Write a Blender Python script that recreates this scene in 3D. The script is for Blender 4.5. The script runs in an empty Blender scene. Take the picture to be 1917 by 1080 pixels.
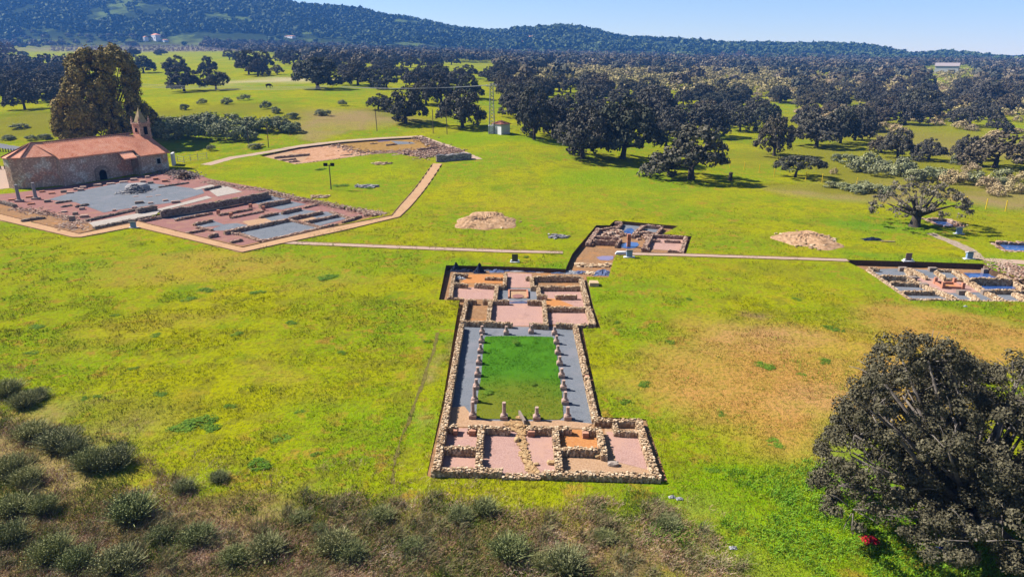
import bpy, math, random
import numpy as np
from mathutils import Vector, Matrix
from mathutils.geometry import delaunay_2d_cdt

random.seed(7); RS = np.random.RandomState(11)
SC = bpy.context.scene; COL = SC.collection

# ---------------------------------------------------------------- camera, sky, sun, exposure
CAMH = 26.0; PITCH = math.radians(18.52); F = 1278.0
cam = bpy.data.cameras.new('camera'); camo = bpy.data.objects.new('camera', cam); COL.objects.link(camo)
camo.location = (0, 0, CAMH); camo.rotation_euler = (math.pi/2 - PITCH, 0, 0)
cam.sensor_width = 36; cam.lens = 36*F/1917; cam.clip_start = 0.5; cam.clip_end = 60000
SC.camera = camo
SUN_TO = Vector((-0.95*0.725, 0.31*0.725, 0.69)).normalized()      # direction towards the sun
elev = math.asin(SUN_TO.z); azim = math.atan2(SUN_TO.x, SUN_TO.y)
W = bpy.data.worlds.new('World'); SC.world = W; W.use_nodes = True
nt = W.node_tree; nt.nodes.clear()
sky = nt.nodes.new('ShaderNodeTexSky'); sky.sky_type = 'NISHITA'; sky.sun_disc = False
sky.sun_elevation = elev; sky.sun_rotation = azim; sky.altitude = 300; sky.air_density = 1.0; sky.dust_density = 0.0; sky.ozone_density = 1.6
bg = nt.nodes.new('ShaderNodeBackground'); bg.inputs[1].default_value = 0.05
wo = nt.nodes.new('ShaderNodeOutputWorld')
nt.links.new(sky.outputs[0], bg.inputs[0]); nt.links.new(bg.outputs[0], wo.inputs[0])
sun = bpy.data.lights.new('sun', 'SUN'); sun.energy = 5.0; sun.angle = math.radians(0.5); sun.color = (1.0, 0.95, 0.86)
suno = bpy.data.objects.new('sun', sun); COL.objects.link(suno)
suno.rotation_euler = (-SUN_TO).to_track_quat('-Z', 'Y').to_euler()
SC.view_settings.view_transform = 'Standard'; SC.view_settings.look = 'None'
SC.view_settings.exposure = 1.45; SC.view_settings.gamma = 1.0; SC.view_settings.use_curve_mapping = False
SC.render.engine = 'CYCLES'
cy = SC.cycles; cy.max_bounces = 4; cy.diffuse_bounces = 2; cy.glossy_bounces = 2; cy.transmission_bounces = 2; cy.volume_bounces = 0
cy.transparent_max_bounces = 4; cy.caustics_reflective = False; cy.caustics_refractive = False
cy.use_denoising = True

# ---------------------------------------------------------------- terrain
CP, SP = math.cos(PITCH), math.sin(PITCH)
def row2z(y, row):                      # height of the ground seen at picture row `row`, y metres ahead
    b = (540-row)/F; t = y/(CP+b*SP); return CAMH + t*(-SP+b*CP)
YN = [140, 180, 250, 300, 400, 500, 700, 1000, 1400]
KC = [0, 600, 958, 1340, 1917]
ROWS = [[360, 306, 214, 192, 160, 141, 120, 102, 86],
        [360, 296, 205, 178, 146, 128, 112, 100, 88],
        [360, 282, 216, 186, 156, 140, 125, 112, 104],
        [360, 308, 252, 222, 183, 162, 138, 122, 112],
        [360, 308, 255, 231, 198, 172, 146, 128, 118]]
SKYL = [(-400, -60), (0, -75), (200, -60), (400, -38), (500, -18), (590, 4), (640, 19), (700, 25), (780, 36), (850, 49), (900, 58), (930, 65),
        (980, 58), (1040, 48), (1090, 60), (1150, 71), (1200, 75), (1280, 78), (1350, 81), (1430, 88), (1470, 89), (1500, 86),
        (1560, 91), (1600, 93), (1680, 105), (1740, 100), (1800, 103), (1850, 109), (1880, 114), (1917, 117), (2300, 119)]
YA = np.arange(0, 6001, 5.0); CA = np.arange(-400, 2341, 20.0)
ZT = np.zeros((len(CA), len(YA)))
zk = np.array([[row2z(y, r) for y, r in zip(YN, R)] for R in ROWS]); zk[:, 0] = 0
zk[4, 1:4] = [0, -.2, .2]; zk[3, 1] = 0; zk[0, 1] = 0.3
for i, c in enumerate(CA):
    zn = [np.interp(c, KC, zk[:, j]) for j in range(len(YN))]
    sr = np.interp(c, [p for p, _ in SKYL], [r for _, r in SKYL])
    yr = np.interp(c, [0, 900, 1400, 1917], [2100, 1900, 1800, 1700])
    zr = row2z(yr, sr + 1.5)
    ys = [0] + YN + [yr, yr+300, yr+1500, 6000]; zs = [0] + zn + [zr, zr-30, -60, -80]
    z = np.interp(YA, ys, zs)
    k = np.hanning(11); k /= k.sum()
    zp = np.pad(z, 5, mode='edge'); z1 = np.convolve(zp, k, 'valid')
    k = np.hanning(41); k /= k.sum(); zp = np.pad(z, 20, mode='edge'); z2 = np.convolve(zp, k, 'valid')
    w = np.clip((YA-300)/300, 0, 1) * (1-np.clip((YA-1500)/200, 0, 1)); z1[YA < 128] = 0
    ZT[i] = z1*(1-w) + z2*w
def T(x, y):
    x = np.asarray(x, float); y = np.asarray(y, float)
    c = 958.5 + (x/np.maximum(y, 1.0))*CP*F*1.08
    ci = np.clip((c+400)/20, 0, len(CA)-1.001); yi = np.clip(y/5, 0, len(YA)-1.001)
    c0 = ci.astype(int); y0 = yi.astype(int); fc = ci-c0; fy = yi-y0
    z = (ZT[c0, y0]*(1-fc)*(1-fy) + ZT[c0+1, y0]*fc*(1-fy) + ZT[c0, y0+1]*(1-fc)*fy + ZT[c0+1, y0+1]*fc*fy)
    a = np.clip((y-1400)/400, 0, 1)*7
    z = z + a*(np.sin(x/73+1.3*np.sin(y/91))*np.sin(y/67+x/210) + .5*np.sin(x/31+y/47))
    b = np.clip((y-190)/150, 0, 1)*0.35
    return z + b*np.sin(x/23+y/61)*np.sin(y/19+x/57)
def Tf(x, y): return float(T(x, y))
def ray(px, py):
    a = (px-958.5)/F; b = (540-py)/F
    return a, CP+b*SP, -SP+b*CP
def P(px, py, S=Tf, dz=0.0):            # the point of surface S (+dz) seen at a picture position
    a, fy, fz = ray(px, py)
    t = 22.0; prev = t
    while t < 6000:
        x, y, z = a*t, fy*t, CAMH+fz*t
        if z <= S(x, y)+dz: break
        prev = t; t += 1.5 if t < 260 else 6
    lo, hi = prev, t
    for _ in range(16):
        m = (lo+hi)/2
        if CAMH+fz*m <= S(a*m, fy*m)+dz: hi = m
        else: lo = m
    return Vector((a*hi, fy*hi, S(a*hi, fy*hi)+dz))
def proj(x, y, z):
    zc = y*CP-(z-CAMH)*SP; up = y*SP+(z-CAMH)*CP
    return 958.5+x/zc*F, 540-up/zc*F
def wpx(p, px): return px/F*(p.y*CP-(p.z-CAMH)*SP)      # metres spanned by px picture pixels at p

# ---------------------------------------------------------------- object helpers
def link(o, parent=None):
    COL.objects.link(o)
    if parent is not None: o.parent = parent
    return o
def tag(o, label=None, cat=None, group=None, kind=None):
    if label: o['label'] = label
    if cat: o['category'] = cat
    if group: o['group'] = group
    if kind: o['kind'] = kind
    return o
def empty(name, loc=(0, 0, 0), rz=0, label=None, cat=None, group=None):
    o = bpy.data.objects.new(name, None); o.empty_display_size = .3; o.location = loc; o.rotation_euler = (0, 0, rz)
    COL.objects.link(o); return tag(o, label, cat, group)
def dup(root, loc, rz=None, scale=None, label=None, group=None):
    r = root.copy(); COL.objects.link(r); r.location = loc
    if rz is not None: r.rotation_euler = (0, 0, rz)
    if scale is not None: r.scale = scale
    if label: r['label'] = label
    if group: r['group'] = group
    for ch in list(root.children):
        c = ch.copy(); COL.objects.link(c); c.parent = r
        for g in list(ch.children):
            d = g.copy(); COL.objects.link(d); d.parent = c
    return r
def npmesh(name, V, Fc, mat=None, parent=None, smooth=False, mats=None, midx=None):
    """V (n,3); Fc (m,k) array of equal-size faces."""
    me = bpy.data.meshes.new(name); V = np.ascontiguousarray(V, dtype=np.float32); Fc = np.ascontiguousarray(Fc, dtype=np.int32)
    me.vertices.add(len(V)); me.vertices.foreach_set('co', V.ravel())
    m, k = Fc.shape; me.loops.add(m*k); me.loops.foreach_set('vertex_index', Fc.ravel())
    me.polygons.add(m); me.polygons.foreach_set('loop_start', np.arange(0, m*k, k, dtype=np.int32))
    try: me.polygons.foreach_set('loop_total', np.full(m, k, dtype=np.int32))
    except Exception: pass
    me.polygons.foreach_set('use_smooth', np.full(m, smooth))
    for q in (mats or ([mat] if mat else [])): me.materials.append(q)
    if midx is not None: me.polygons.foreach_set('material_index', np.asarray(midx, dtype=np.int32))
    me.update(calc_edges=True)
    return link(bpy.data.objects.new(name, me), parent)
def pymesh(name, V, Fc, mat=None, parent=None, smooth=False, mats=None, midx=None):
    me = bpy.data.meshes.new(name); me.from_pydata([tuple(v) for v in V], [], Fc)
    for q in (mats or ([mat] if mat else [])): me.materials.append(q)
    if midx: me.polygons.foreach_set('material_index', midx)
    if smooth: me.polygons.foreach_set('use_smooth', [True]*len(me.polygons))
    me.update(); return link(bpy.data.objects.new(name, me), parent)
CUBE = np.array([(-1,-1,-1),(1,-1,-1),(1,1,-1),(-1,1,-1),(-1,-1,1),(1,-1,1),(1,1,1),(-1,1,1)], float)*.5
CUBEF = np.array([(0,3,2,1),(4,5,6,7),(0,1,5,4),(1,2,6,5),(2,3,7,6),(3,0,4,7)])
class MB:
    def __init__(s): s.v = []; s.f = []
    def add(s, V, Fc):
        n = len(s.v); s.v += [tuple(v) for v in V]; s.f += [tuple(int(i)+n for i in f) for f in Fc]; return s
    def box(s, c, size, rz=0, top=1.0, jit=0.0, M3=None):
        V = CUBE.copy(); V[4:, :2] *= top
        if jit: V = V + RS.uniform(-jit, jit, V.shape)
        V = V*np.array(size); co, si = math.cos(rz), math.sin(rz)
        V = V @ np.array([[co, si, 0], [-si, co, 0], [0, 0, 1]]) if M3 is None else V @ M3
        return s.add(V+np.array(c), CUBEF)
    def lathe(s, prof, c=(0, 0, 0), n=16, cap=True):
        V = []; Fc = []
        for r, z in prof:
            for k in range(n): V.append((c[0]+r*math.cos(2*math.pi*k/n), c[1]+r*math.sin(2*math.pi*k/n), c[2]+z))
        for i in range(len(prof)-1):
            for k in range(n): Fc.append((i*n+k, i*n+(k+1) % n, (i+1)*n+(k+1) % n, (i+1)*n+k))
        if cap: Fc.append(tuple(range(n))[::-1]); Fc.append(tuple(range((len(prof)-1)*n, len(prof)*n)))
        return s.add(V, Fc)
    def tube(s, pts, rad, n=7):
        pts = [Vector(p) for p in pts]; V = []; Fc = []
        for i, p in enumerate(pts):
            d = (pts[min(i+1, len(pts)-1)]-pts[max(i-1, 0)]).normalized()
            a = d.cross(Vector((0.13, 0.21, 1)) if abs(d.z) < .9 else Vector((1, 0, 0))).normalized(); b = d.cross(a)
            for k in range(n):
                t = 2*math.pi*k/n; V.append(p+(a*math.cos(t)+b*math.sin(t))*rad[i])
        for i in range(len(pts)-1):
            for k in range(n): Fc.append((i*n+k, i*n+(k+1) % n, (i+1)*n+(k+1) % n, (i+1)*n+k))
        Fc.append(tuple(range((len(pts)-1)*n, len(pts)*n)))
        return s.add(V, Fc)
    def build(s, name, mat, parent=None, smooth=False): return pymesh(name, s.v, s.f, mat, parent, smooth)
def inst(tv, tf, C, R, S, extra=None):
    """place template (tv,tf) at centres C with rotation matrices R (n,3,3) and sizes S (n,3)."""
    n = len(C); V = tv[None]*S[:, None, :]
    if extra is not None: V = V + extra*S[:, None, :]
    V = np.einsum('nij,nkj->nki', R, V) + C[:, None, :]
    Fc = tf[None]+(np.arange(n)*len(tv))[:, None, None]
    return V.reshape(-1, 3), Fc.reshape(-1, tf.shape[1])
def rotz(a):
    c, s = np.cos(a), np.sin(a); R = np.zeros((len(a), 3, 3)); R[:, 0, 0] = c; R[:, 0, 1] = -s; R[:, 1, 0] = s; R[:, 1, 1] = c; R[:, 2, 2] = 1; return R
def rotrand(n):
    q = RS.normal(size=(n, 4)); q /= np.linalg.norm(q, axis=1)[:, None]; w, x, y, z = q.T
    return np.stack([np.stack([1-2*(y*y+z*z), 2*(x*y-z*w), 2*(x*z+y*w)], -1), np.stack([2*(x*y+z*w), 1-2*(x*x+z*z), 2*(y*z-x*w)], -1),
                     np.stack([2*(x*z-y*w), 2*(y*z+x*w), 1-2*(x*x+y*y)], -1)], 1)

# ---------------------------------------------------------------- materials
class NG:
    def __init__(s, name):
        s.m = bpy.data.materials.new(name); s.m.use_nodes = True; s.t = s.m.node_tree; s.t.nodes.clear()
        s.out = s.t.nodes.new('ShaderNodeOutputMaterial'); s.b = s.t.nodes.new('ShaderNodeBsdfPrincipled')
        s.t.links.new(s.b.outputs[0], s.out.inputs[0]); s.geo = s.t.nodes.new('ShaderNodeNewGeometry')
        s.pos = s.geo.outputs['Position']; s.isl = s.geo.outputs['Random Per Island']
        s.b.inputs['Specular IOR Level'].default_value = 0.0
    def set(s, sock, v):
        if isinstance(v, bpy.types.NodeSocket): s.t.links.new(v, sock)
        elif isinstance(v, (tuple, list)) and len(v) == 3 and sock.type == 'RGBA': sock.default_value = (*v, 1)
        else: sock.default_value = v
    def noise(s, scale, detail=4, rough=.6, vec=None, dist=0.0, dim='3D'):
        n = s.t.nodes.new('ShaderNodeTexNoise'); n.inputs['Scale'].default_value = scale; n.inputs['Detail'].default_value = detail
        n.inputs['Roughness'].default_value = rough; n.inputs['Distortion'].default_value = dist
        s.t.links.new(vec or s.pos, n.inputs['Vector']); return n.outputs['Fac']
    def vor(s, scale, vec=None, out='Distance', feat='F1'):
        n = s.t.nodes.new('ShaderNodeTexVoronoi'); n.inputs['Scale'].default_value = scale; n.feature = feat
        s.t.links.new(vec or s.pos, n.inputs['Vector']); return n.outputs[out]
    def mr(s, v, a, b, c=0.0, d=1.0):
        n = s.t.nodes.new('ShaderNodeMapRange'); n.interpolation_type = 'SMOOTHSTEP'; s.set(n.inputs[0], v)
        for i, q in enumerate((a, b, c, d)): n.inputs[i+1].default_value = q
        return n.outputs[0]
    def math(s, op, a, b=0.0):
        n = s.t.nodes.new('ShaderNodeMath'); n.operation = op; s.set(n.inputs[0], a); s.set(n.inputs[1], b); return n.outputs[0]
    def mix(s, f, a, b, mode='MIX'):
        n = s.t.nodes.new('ShaderNodeMix'); n.data_type = 'RGBA'; n.blend_type = mode
        s.set(n.inputs[0], f); s.set(n.inputs[6], a); s.set(n.inputs[7], b); return n.outputs[2]
    def ramp(s, f, stops):
        n = s.t.nodes.new('ShaderNodeValToRGB'); s.set(n.inputs[0], f); e = n.color_ramp.elements
        while len(e) < len(stops): e.new(.5)
        for q, (p, c) in zip(e, stops): q.position = p; q.color = (*c, 1)
        return n.outputs[0]
    def ell(s, cx, cy, rx, ry, ang=0.0, warp=None, soft=.55):
        """1 inside an ellipse on the ground, fading to 0 outside."""
        m = s.t.nodes.new('ShaderNodeMapping'); m.vector_type = 'TEXTURE'; s.t.links.new(warp or s.pos, m.inputs[0])
        m.inputs['Location'].default_value = (cx, cy, 0); m.inputs['Rotation'].default_value = (0, 0, ang); m.inputs['Scale'].default_value = (rx, ry, 1e5)
        l = s.t.nodes.new('ShaderNodeVectorMath'); l.operation = 'LENGTH'; s.t.links.new(m.outputs[0], l.inputs[0])
        return s.mr(l.outputs['Value'], 1+soft*.6, 1-soft*.6)
    def warp(s, amt, scale):
        n = s.t.nodes.new('ShaderNodeTexNoise'); n.inputs['Scale'].default_value = scale; n.inputs['Detail'].default_value = 4; s.t.links.new(s.pos, n.inputs['Vector'])
        a = s.t.nodes.new('ShaderNodeVectorMath'); a.operation = 'SUBTRACT'; s.t.links.new(n.outputs['Color'], a.inputs[0]); a.inputs[1].default_value = (.5, .5, .5)
        b = s.t.nodes.new('ShaderNodeVectorMath'); b.operation = 'MULTIPLY_ADD'; s.t.links.new(a.outputs[0], b.inputs[0]); b.inputs[1].default_value = (amt, amt, amt)
        s.t.links.new(s.pos, b.inputs[2]); return b.outputs[0]
    def bump(s, h, strength=.5, dist=.1):
        n = s.t.nodes.new('ShaderNodeBump'); n.inputs['Strength'].default_value = strength; n.inputs['Distance'].default_value = dist
        s.set(n.inputs['Height'], h); s.t.links.new(n.outputs[0], s.b.inputs['Normal'])
    def done(s, col, rough=.9):
        s.set(s.b.inputs['Base Color'], s.mix(1.0, col, (.62, .62, .62), 'MULTIPLY')); s.set(s.b.inputs['Roughness'], rough); return s.m
def speck(name, cols, scale, bumpd=.03, rough=.92, big=.15, island=0.0, bigcol=None):
    g = NG(name); f = g.noise(scale, 6, .75)
    if island: f = g.math('ADD', g.math('MULTIPLY', f, 1-island), g.math('MULTIPLY', g.isl, island))
    n = len(cols); lo, hi = (.3, .7) if not island else (.15, .85)
    c = g.ramp(f, [(lo+(hi-lo)*i/(n-1), q) for i, q in enumerate(cols)])
    if bigcol: c = g.mix(g.math('MULTIPLY', g.mr(g.noise(big*2.2, 5, .65), .48, .66), .8), c, bigcol); c = g.mix(g.math('MULTIPLY', g.mr(g.noise(.9, 5, .7), .52, .72), .35), c, tuple(q*.55 for q in cols[0]))
    if bumpd: g.bump(g.noise(scale*1.2, 4, .7), .7, bumpd)
    return g.done(c, rough)
# ---------------------------------------------------------------- ground colours (true colours of turf, dry turf, soil and scrub)
def ellpx(px, py, w, h):
    c = P(px, py); a = P(px, py-h/2); b = P(px, py+h/2)
    return c.x, c.y, max(.3, wpx(c, w)/2), max(.3, (a.y-b.y)/2)
YEL = (.335, .335, .003); GRN = (.17, .30, .004); OLV = (.2, .19, .02); ORG = (.47, .25, .07); TAN = (.32, .22, .11); SOIL = (.27, .16, .10); VIV = (.07, .26, .015); BRN = (.46, .26, .12)
PATCH = [(1470, 725, 560, 250, ORG, .95), (1400, 640, 200, 60, BRN, .6), (1560, 780, 220, 70, BRN, .5), (1400, 597, 46, 20, SOIL, .9), (1850, 645, 480, 110, ORG, .85), (1330, 690, 200, 160, ORG, .5), (390, 500, 300, 60, ORG, .45), (640, 520, 200, 50, ORG, .18), (330, 600, 300, 60, ORG, .2),
         (560, 700, 200, 50, ORG, .2), (1450, 520, 300, 30, OLV, .5), (1000, 390, 300, 30, ORG, .12), (760, 300, 120, 30, OLV, .4),
         (1440, 960, 330, 190, GRN, .8), (1600, 900, 160, 160, VIV, .6), (1250, 930, 220, 60, GRN, .5), (660, 780, 300, 120, GRN, .35), (772, 830, 26, 90, TAN, .6), (800, 730, 22, 100, TAN, .6), (822, 660, 16, 50, TAN, .5), (620, 515, 70, 24, GRN, .8), (940, 487, 330, 20, VIV, .55),
         (900, 262, 300, 22, GRN, .75), (1130, 330, 260, 40, GRN, .7), (560, 320, 330, 40, GRN, .55), (1130, 560, 60, 90, GRN, .5), (250, 430, 130, 14, GRN, .6), (1630, 415, 160, 26, VIV, .7), (1740, 485, 300, 16, VIV, .55), (1900, 480, 100, 40, GRN, .6),
         (180, 800, 420, 60, OLV, .45), (40, 780, 260, 90, TAN, .8), (90, 880, 420, 160, TAN, .8), (330, 1010, 760, 170, SOIL, .85), (980, 1030, 900, 130, SOIL, .8), (1000, 960, 620, 50, SOIL, .5), (1330, 1050, 240, 80, OLV, .7),
         (1750, 350, 560, 60, TAN, .65), (1500, 345, 260, 26, OLV, .6), (1640, 330, 300, 60, OLV, .7), (1650, 300, 560, 70, OLV, .6), (1820, 270, 260, 60, TAN, .6), (1650, 240, 460, 60, OLV, .5), (1850, 420, 200, 40, OLV, .35), (60, 232, 300, 44, OLV, .75), (420, 210, 330, 26, OLV, .65), (640, 218, 170, 30, TAN, .65), (600, 245, 130, 14, TAN, .5), (530, 152, 220, 12, (.5, .42, .27), .9),
         (40, 128, 90, 8, TAN, .8), (1250, 136, 560, 22, OLV, .9), (1350, 150, 260, 30, OLV, .8), (1600, 165, 500, 50, OLV, .8), (1880, 190, 260, 70, TAN, .6), (360, 91, 640, 16, (.2, .15, .17), .8)]
PATCHW = [(*ellpx(*q[:4]), q[4], min(1.3, q[5]*(1.55 if q[1] < 380 and q[4] in (OLV, TAN) else 1.0))) for q in PATCH]
TRACK = [P(745, 880), P(818, 640)]      # worn double track on the left of the villa
def vnoise(x, y, s, seed=0):
    x = np.asarray(x)/s; y = np.asarray(y)/s; xi = np.floor(x).astype(np.int64); yi = np.floor(y).astype(np.int64); fx = x-xi; fy = y-yi
    fx = fx*fx*(3-2*fx); fy = fy*fy*(3-2*fy)
    def hsh(a, b): h = (a*374761393+b*668265263+seed*974711) & 0x7fffffff; h = ((h ^ (h >> 13))*1274126177) & 0x7fffffff; return ((h ^ (h >> 16)) & 0xffff)/65535.
    return (hsh(xi, yi)*(1-fx)*(1-fy)+hsh(xi+1, yi)*fx*(1-fy)+hsh(xi, yi+1)*(1-fx)*fy+hsh(xi+1, yi+1)*fx*fy)
def fbm(x, y, s, seed=0): return (vnoise(x, y, s, seed)+.5*vnoise(x, y, s/2, seed+1)+.25*vnoise(x, y, s/4, seed+2))/1.75
def soil(x, y):
    """colour (rgb) and cover (a) of the soil and plant patches at ground points."""
    x = np.asarray(x, float); y = np.asarray(y, float); k = np.clip(y/60, .5, 6)
    X = x+(fbm(x, y, 14, 5)-.5)*16*k**.6; Y = y+(fbm(x, y, 14, 9)-.5)*16*k**.6; m_ = fbm(x, y, 6, 3)
    c = np.zeros((len(x), 3)); a = np.zeros(len(x))
    for cx, cy, rx, ry, col, st in PATCHW:
        d = np.hypot((X-cx)/rx, (Y-cy)/ry); m = np.clip((1.35-d)/.7, 0, 1); m = np.clip(m*m*(3-2*m)*st*np.clip(.35+1.1*m_, 0, 1), 0, 1)
        c = c*(1-m)[:, None]+np.array(col)*m[:, None]; a = 1-(1-a)*(1-m)
    return np.column_stack([c/np.maximum(a, 1e-4)[:, None], a])
def set_soil(o, xy):
    at = o.data.color_attributes.new('soil', 'FLOAT_COLOR', 'POINT'); at.data.foreach_set('color', soil(xy[:, 0], xy[:, 1]).astype(np.float32).ravel())
def ground_color(g, tuft=False):
    at = g.t.nodes.new('ShaderNodeAttribute'); at.attribute_name = 'soil'
    n1 = g.noise(.05, 5, .62); n2 = g.noise(.4, 6, .7, dist=.3); n3 = g.noise(2.6, 3, .7)
    c = g.mix(g.mr(n1, .36, .62), GRN, YEL)
    c = g.mix(g.math('MULTIPLY', g.mr(n2, .46, .62), .75), c, OLV)
    c = g.mix(g.math('MULTIPLY', g.mr(g.noise(.17, 5, .7, dist=.6), .55, .66), .45), c, (.42, .29, .02))
    c = g.mix(g.math('MULTIPLY', g.mr(g.noise(.11, 5, .7), .55, .68), .6), c, (.1, .22, .008))
    c = g.mix(g.math('MULTIPLY', g.mr(n1, .6, .45), g.mr(n2, .5, .35)), c, (.33, .22, .03))
    if not tuft: c = g.mix(g.math('MULTIPLY', at.outputs['Alpha'], g.mr(n2, .3, .6, .72, 1.12)), c, at.outputs['Color'])
    else: c = g.mix(at.outputs['Alpha'], c, at.outputs['Color'])
    if tuft: return c
    c = g.mix(g.math('MULTIPLY', g.mr(n3, .48, .62), .6), c, (.13, .13, .015))
    c = g.mix(g.math('MULTIPLY', g.mr(g.noise(8, 2, .7), .5, .75), .45), c, (.38, .33, .02))
    y = g.t.nodes.new('ShaderNodeSeparateXYZ'); g.t.links.new(g.pos, y.inputs[0])
    hill = g.mr(y.outputs['Y'], 1250, 1480)
    hc = g.mix(g.mr(g.noise(.012, 4, .7), .47, .66), (.035, .05, .018), (.13, .17, .035))
    return g.mix(hill, c, hc)
g = NG('turf'); gc = ground_color(g)
h = g.math('ADD', g.math('MULTIPLY', g.noise(1.3, 4, .7), 1.0), g.math('MULTIPLY', g.noise(9, 2, .7), .4))
g.bump(h, 1.0, .25); M_TURF = g.done(gc, .95)
g = NG('grass blades'); gc = ground_color(g, True); M_TUFT = g.done(g.mix(.8, gc, g.ramp(g.isl, [(0, (.35, .5, .25)), (.5, (1, 1, .8)), (1, (1.5, 1.4, 1))]), 'MULTIPLY'), .9)

M_EARTH = speck('excavated earth', [(.17, .1, .055), (.3, .17, .09), (.4, .25, .14)], 3, .05, bigcol=(.42, .2, .08))
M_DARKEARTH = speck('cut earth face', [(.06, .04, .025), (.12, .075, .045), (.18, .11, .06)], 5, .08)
M_PINK = speck('pink gravel', [(.27, .14, .115), (.44, .265, .225), (.6, .41, .36)], 14, .02, bigcol=(.5, .3, .23))
M_GREY = speck('blue grey gravel', [(.09, .10, .12), (.175, .19, .22), (.29, .305, .33)], 14, .02, bigcol=(.22, .22, .25))
M_TANG = speck('tan earth floor', [(.3, .18, .1), (.45, .28, .17), (.55, .37, .24)], 8, .03)
M_REDG = speck('purple red gravel', [(.19, .085, .08), (.3, .15, .135), (.38, .21, .18)], 12, .02, bigcol=(.34, .19, .14))
M_ORANGE = speck('orange clay floor', [(.4, .15, .05), (.5, .22, .08), (.55, .28, .12)], 6, .03)
M_WHITE = speck('pale slab', [(.3, .26, .23), (.42, .37, .33), (.5, .45, .41)], 3, .01)
M_PATH = speck('sand path', [(.4, .23, .12), (.5, .31, .175), (.58, .38, .23)], 9, .02, bigcol=(.46, .27, .16))
M_PATH2 = speck('grey pink path', [(.36, .24, .17), (.46, .33, .25), (.54, .4, .31)], 9, .02)
M_EDGE = speck('timber edging', [(.16, .08, .045), (.26, .15, .09), (.36, .24, .15)], 6, .01, rough=.8)
M_LAWN = None
g = NG('lawn'); c = g.mix(g.mr(g.noise(.7, 5, .7), .35, .65), (.035, .15, .008), (.06, .21, .012))
cx, cy, rx, ry = ellpx(965, 770, 280, 130); c = g.mix(g.math('MULTIPLY', g.ell(cx, cy-.6, rx, ry, 0, g.warp(3, .5), 1.0), .8), c, (.2, .17, .02))
c = g.mix(g.math('MULTIPLY', g.noise(8, 4, .8), .4), c, (.12, .2, .02)); g.bump(g.noise(5, 4, .7), .9, .12); M_LAWN = g.done(c, .95)
g = NG('puddle water'); g.b.inputs['Specular IOR Level'].default_value = .6; M_WATER = g.done(g.mix(g.mr(g.noise(.5, 3), .4, .6), (.035, .09, .28), (.07, .14, .36)), .08)
g = NG('purple puddle'); g.b.inputs['Specular IOR Level'].default_value = .6; M_MUDW = g.done((.26, .2, .32), .15)

def rubble_mat(name, cols, mortar=(.2, .14, .09)):
    g = NG(name); f = g.math('ADD', g.math('MULTIPLY', g.noise(5, 5, .7), .45), g.math('MULTIPLY', g.isl, .6))
    n = len(cols); c = g.ramp(f, [(.15+.75*i/(n-1), q) for i, q in enumerate(cols)])
    g.bump(g.noise(12, 3, .7), .6, .04); return g.done(c, .92)
M_STONE = rubble_mat('limestone rubble', [(.22, .13, .075), (.44, .29, .17), (.62, .45, .29), (.84, .68, .49)])
M_MORTAR = speck('lime mortar', [(.3, .2, .12), (.42, .3, .2), (.5, .38, .26)], 8, .03)
M_DSTONE = rubble_mat('dark rubble', [(.1, .08, .07), (.22, .17, .14), (.33, .26, .22), (.42, .35, .3)])
M_RSTONE = rubble_mat('reddish rubble', [(.22, .12, .09), (.36, .22, .16), (.5, .34, .26), (.6, .48, .38)])
M_BRICK = rubble_mat('red brick', [(.35, .13, .08), (.5, .22, .14), (.58, .32, .22)])
M_COLUMN = speck('pinkish column stone', [(.32, .2, .16), (.5, .34, .28), (.62, .47, .4)], 5, .02)
M_SLATE = rubble_mat('slate rubble', [(.1, .1, .12), (.22, .21, .23), (.38, .36, .36), (.55, .52, .5)])
def plain(name, col, rough=.6, var=.2, sc=4):
    g = NG(name); return g.done(g.mix(g.math('MULTIPLY', g.noise(sc, 4, .7), var*2), col, tuple(q*.55 for q in col)), rough)
M_WPAINT = plain('white paint', (.8, .8, .82), .5, .08); M_BLUEP = plain('pale blue panel', (.28, .4, .6), .4); M_STEEL = plain('galvanised steel', (.42, .42, .42), .45)
M_WOODP = plain('weathered pole wood', (.16, .12, .09), .9); M_TARPK = plain('dark plastic sheet', (.03, .04, .075), .35, .3); M_TARPB = plain('blue grey plastic sheet', (.2, .25, .42), .35, .3)
M_TARPW = plain('pale plastic sheet', (.55, .55, .58), .4, .3); M_RED = plain('red plastic', (.5, .02, .04), .4); M_YEL = plain('yellow plastic', (.8, .55, .03), .5, .05)
M_DKBOARD = plain('grey green board', (.13, .13, .07), .6); M_BRBOARD = plain('brown board', (.3, .2, .17), .6); M_DARK = plain('dark opening', (.012, .01, .01), .9)

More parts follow.
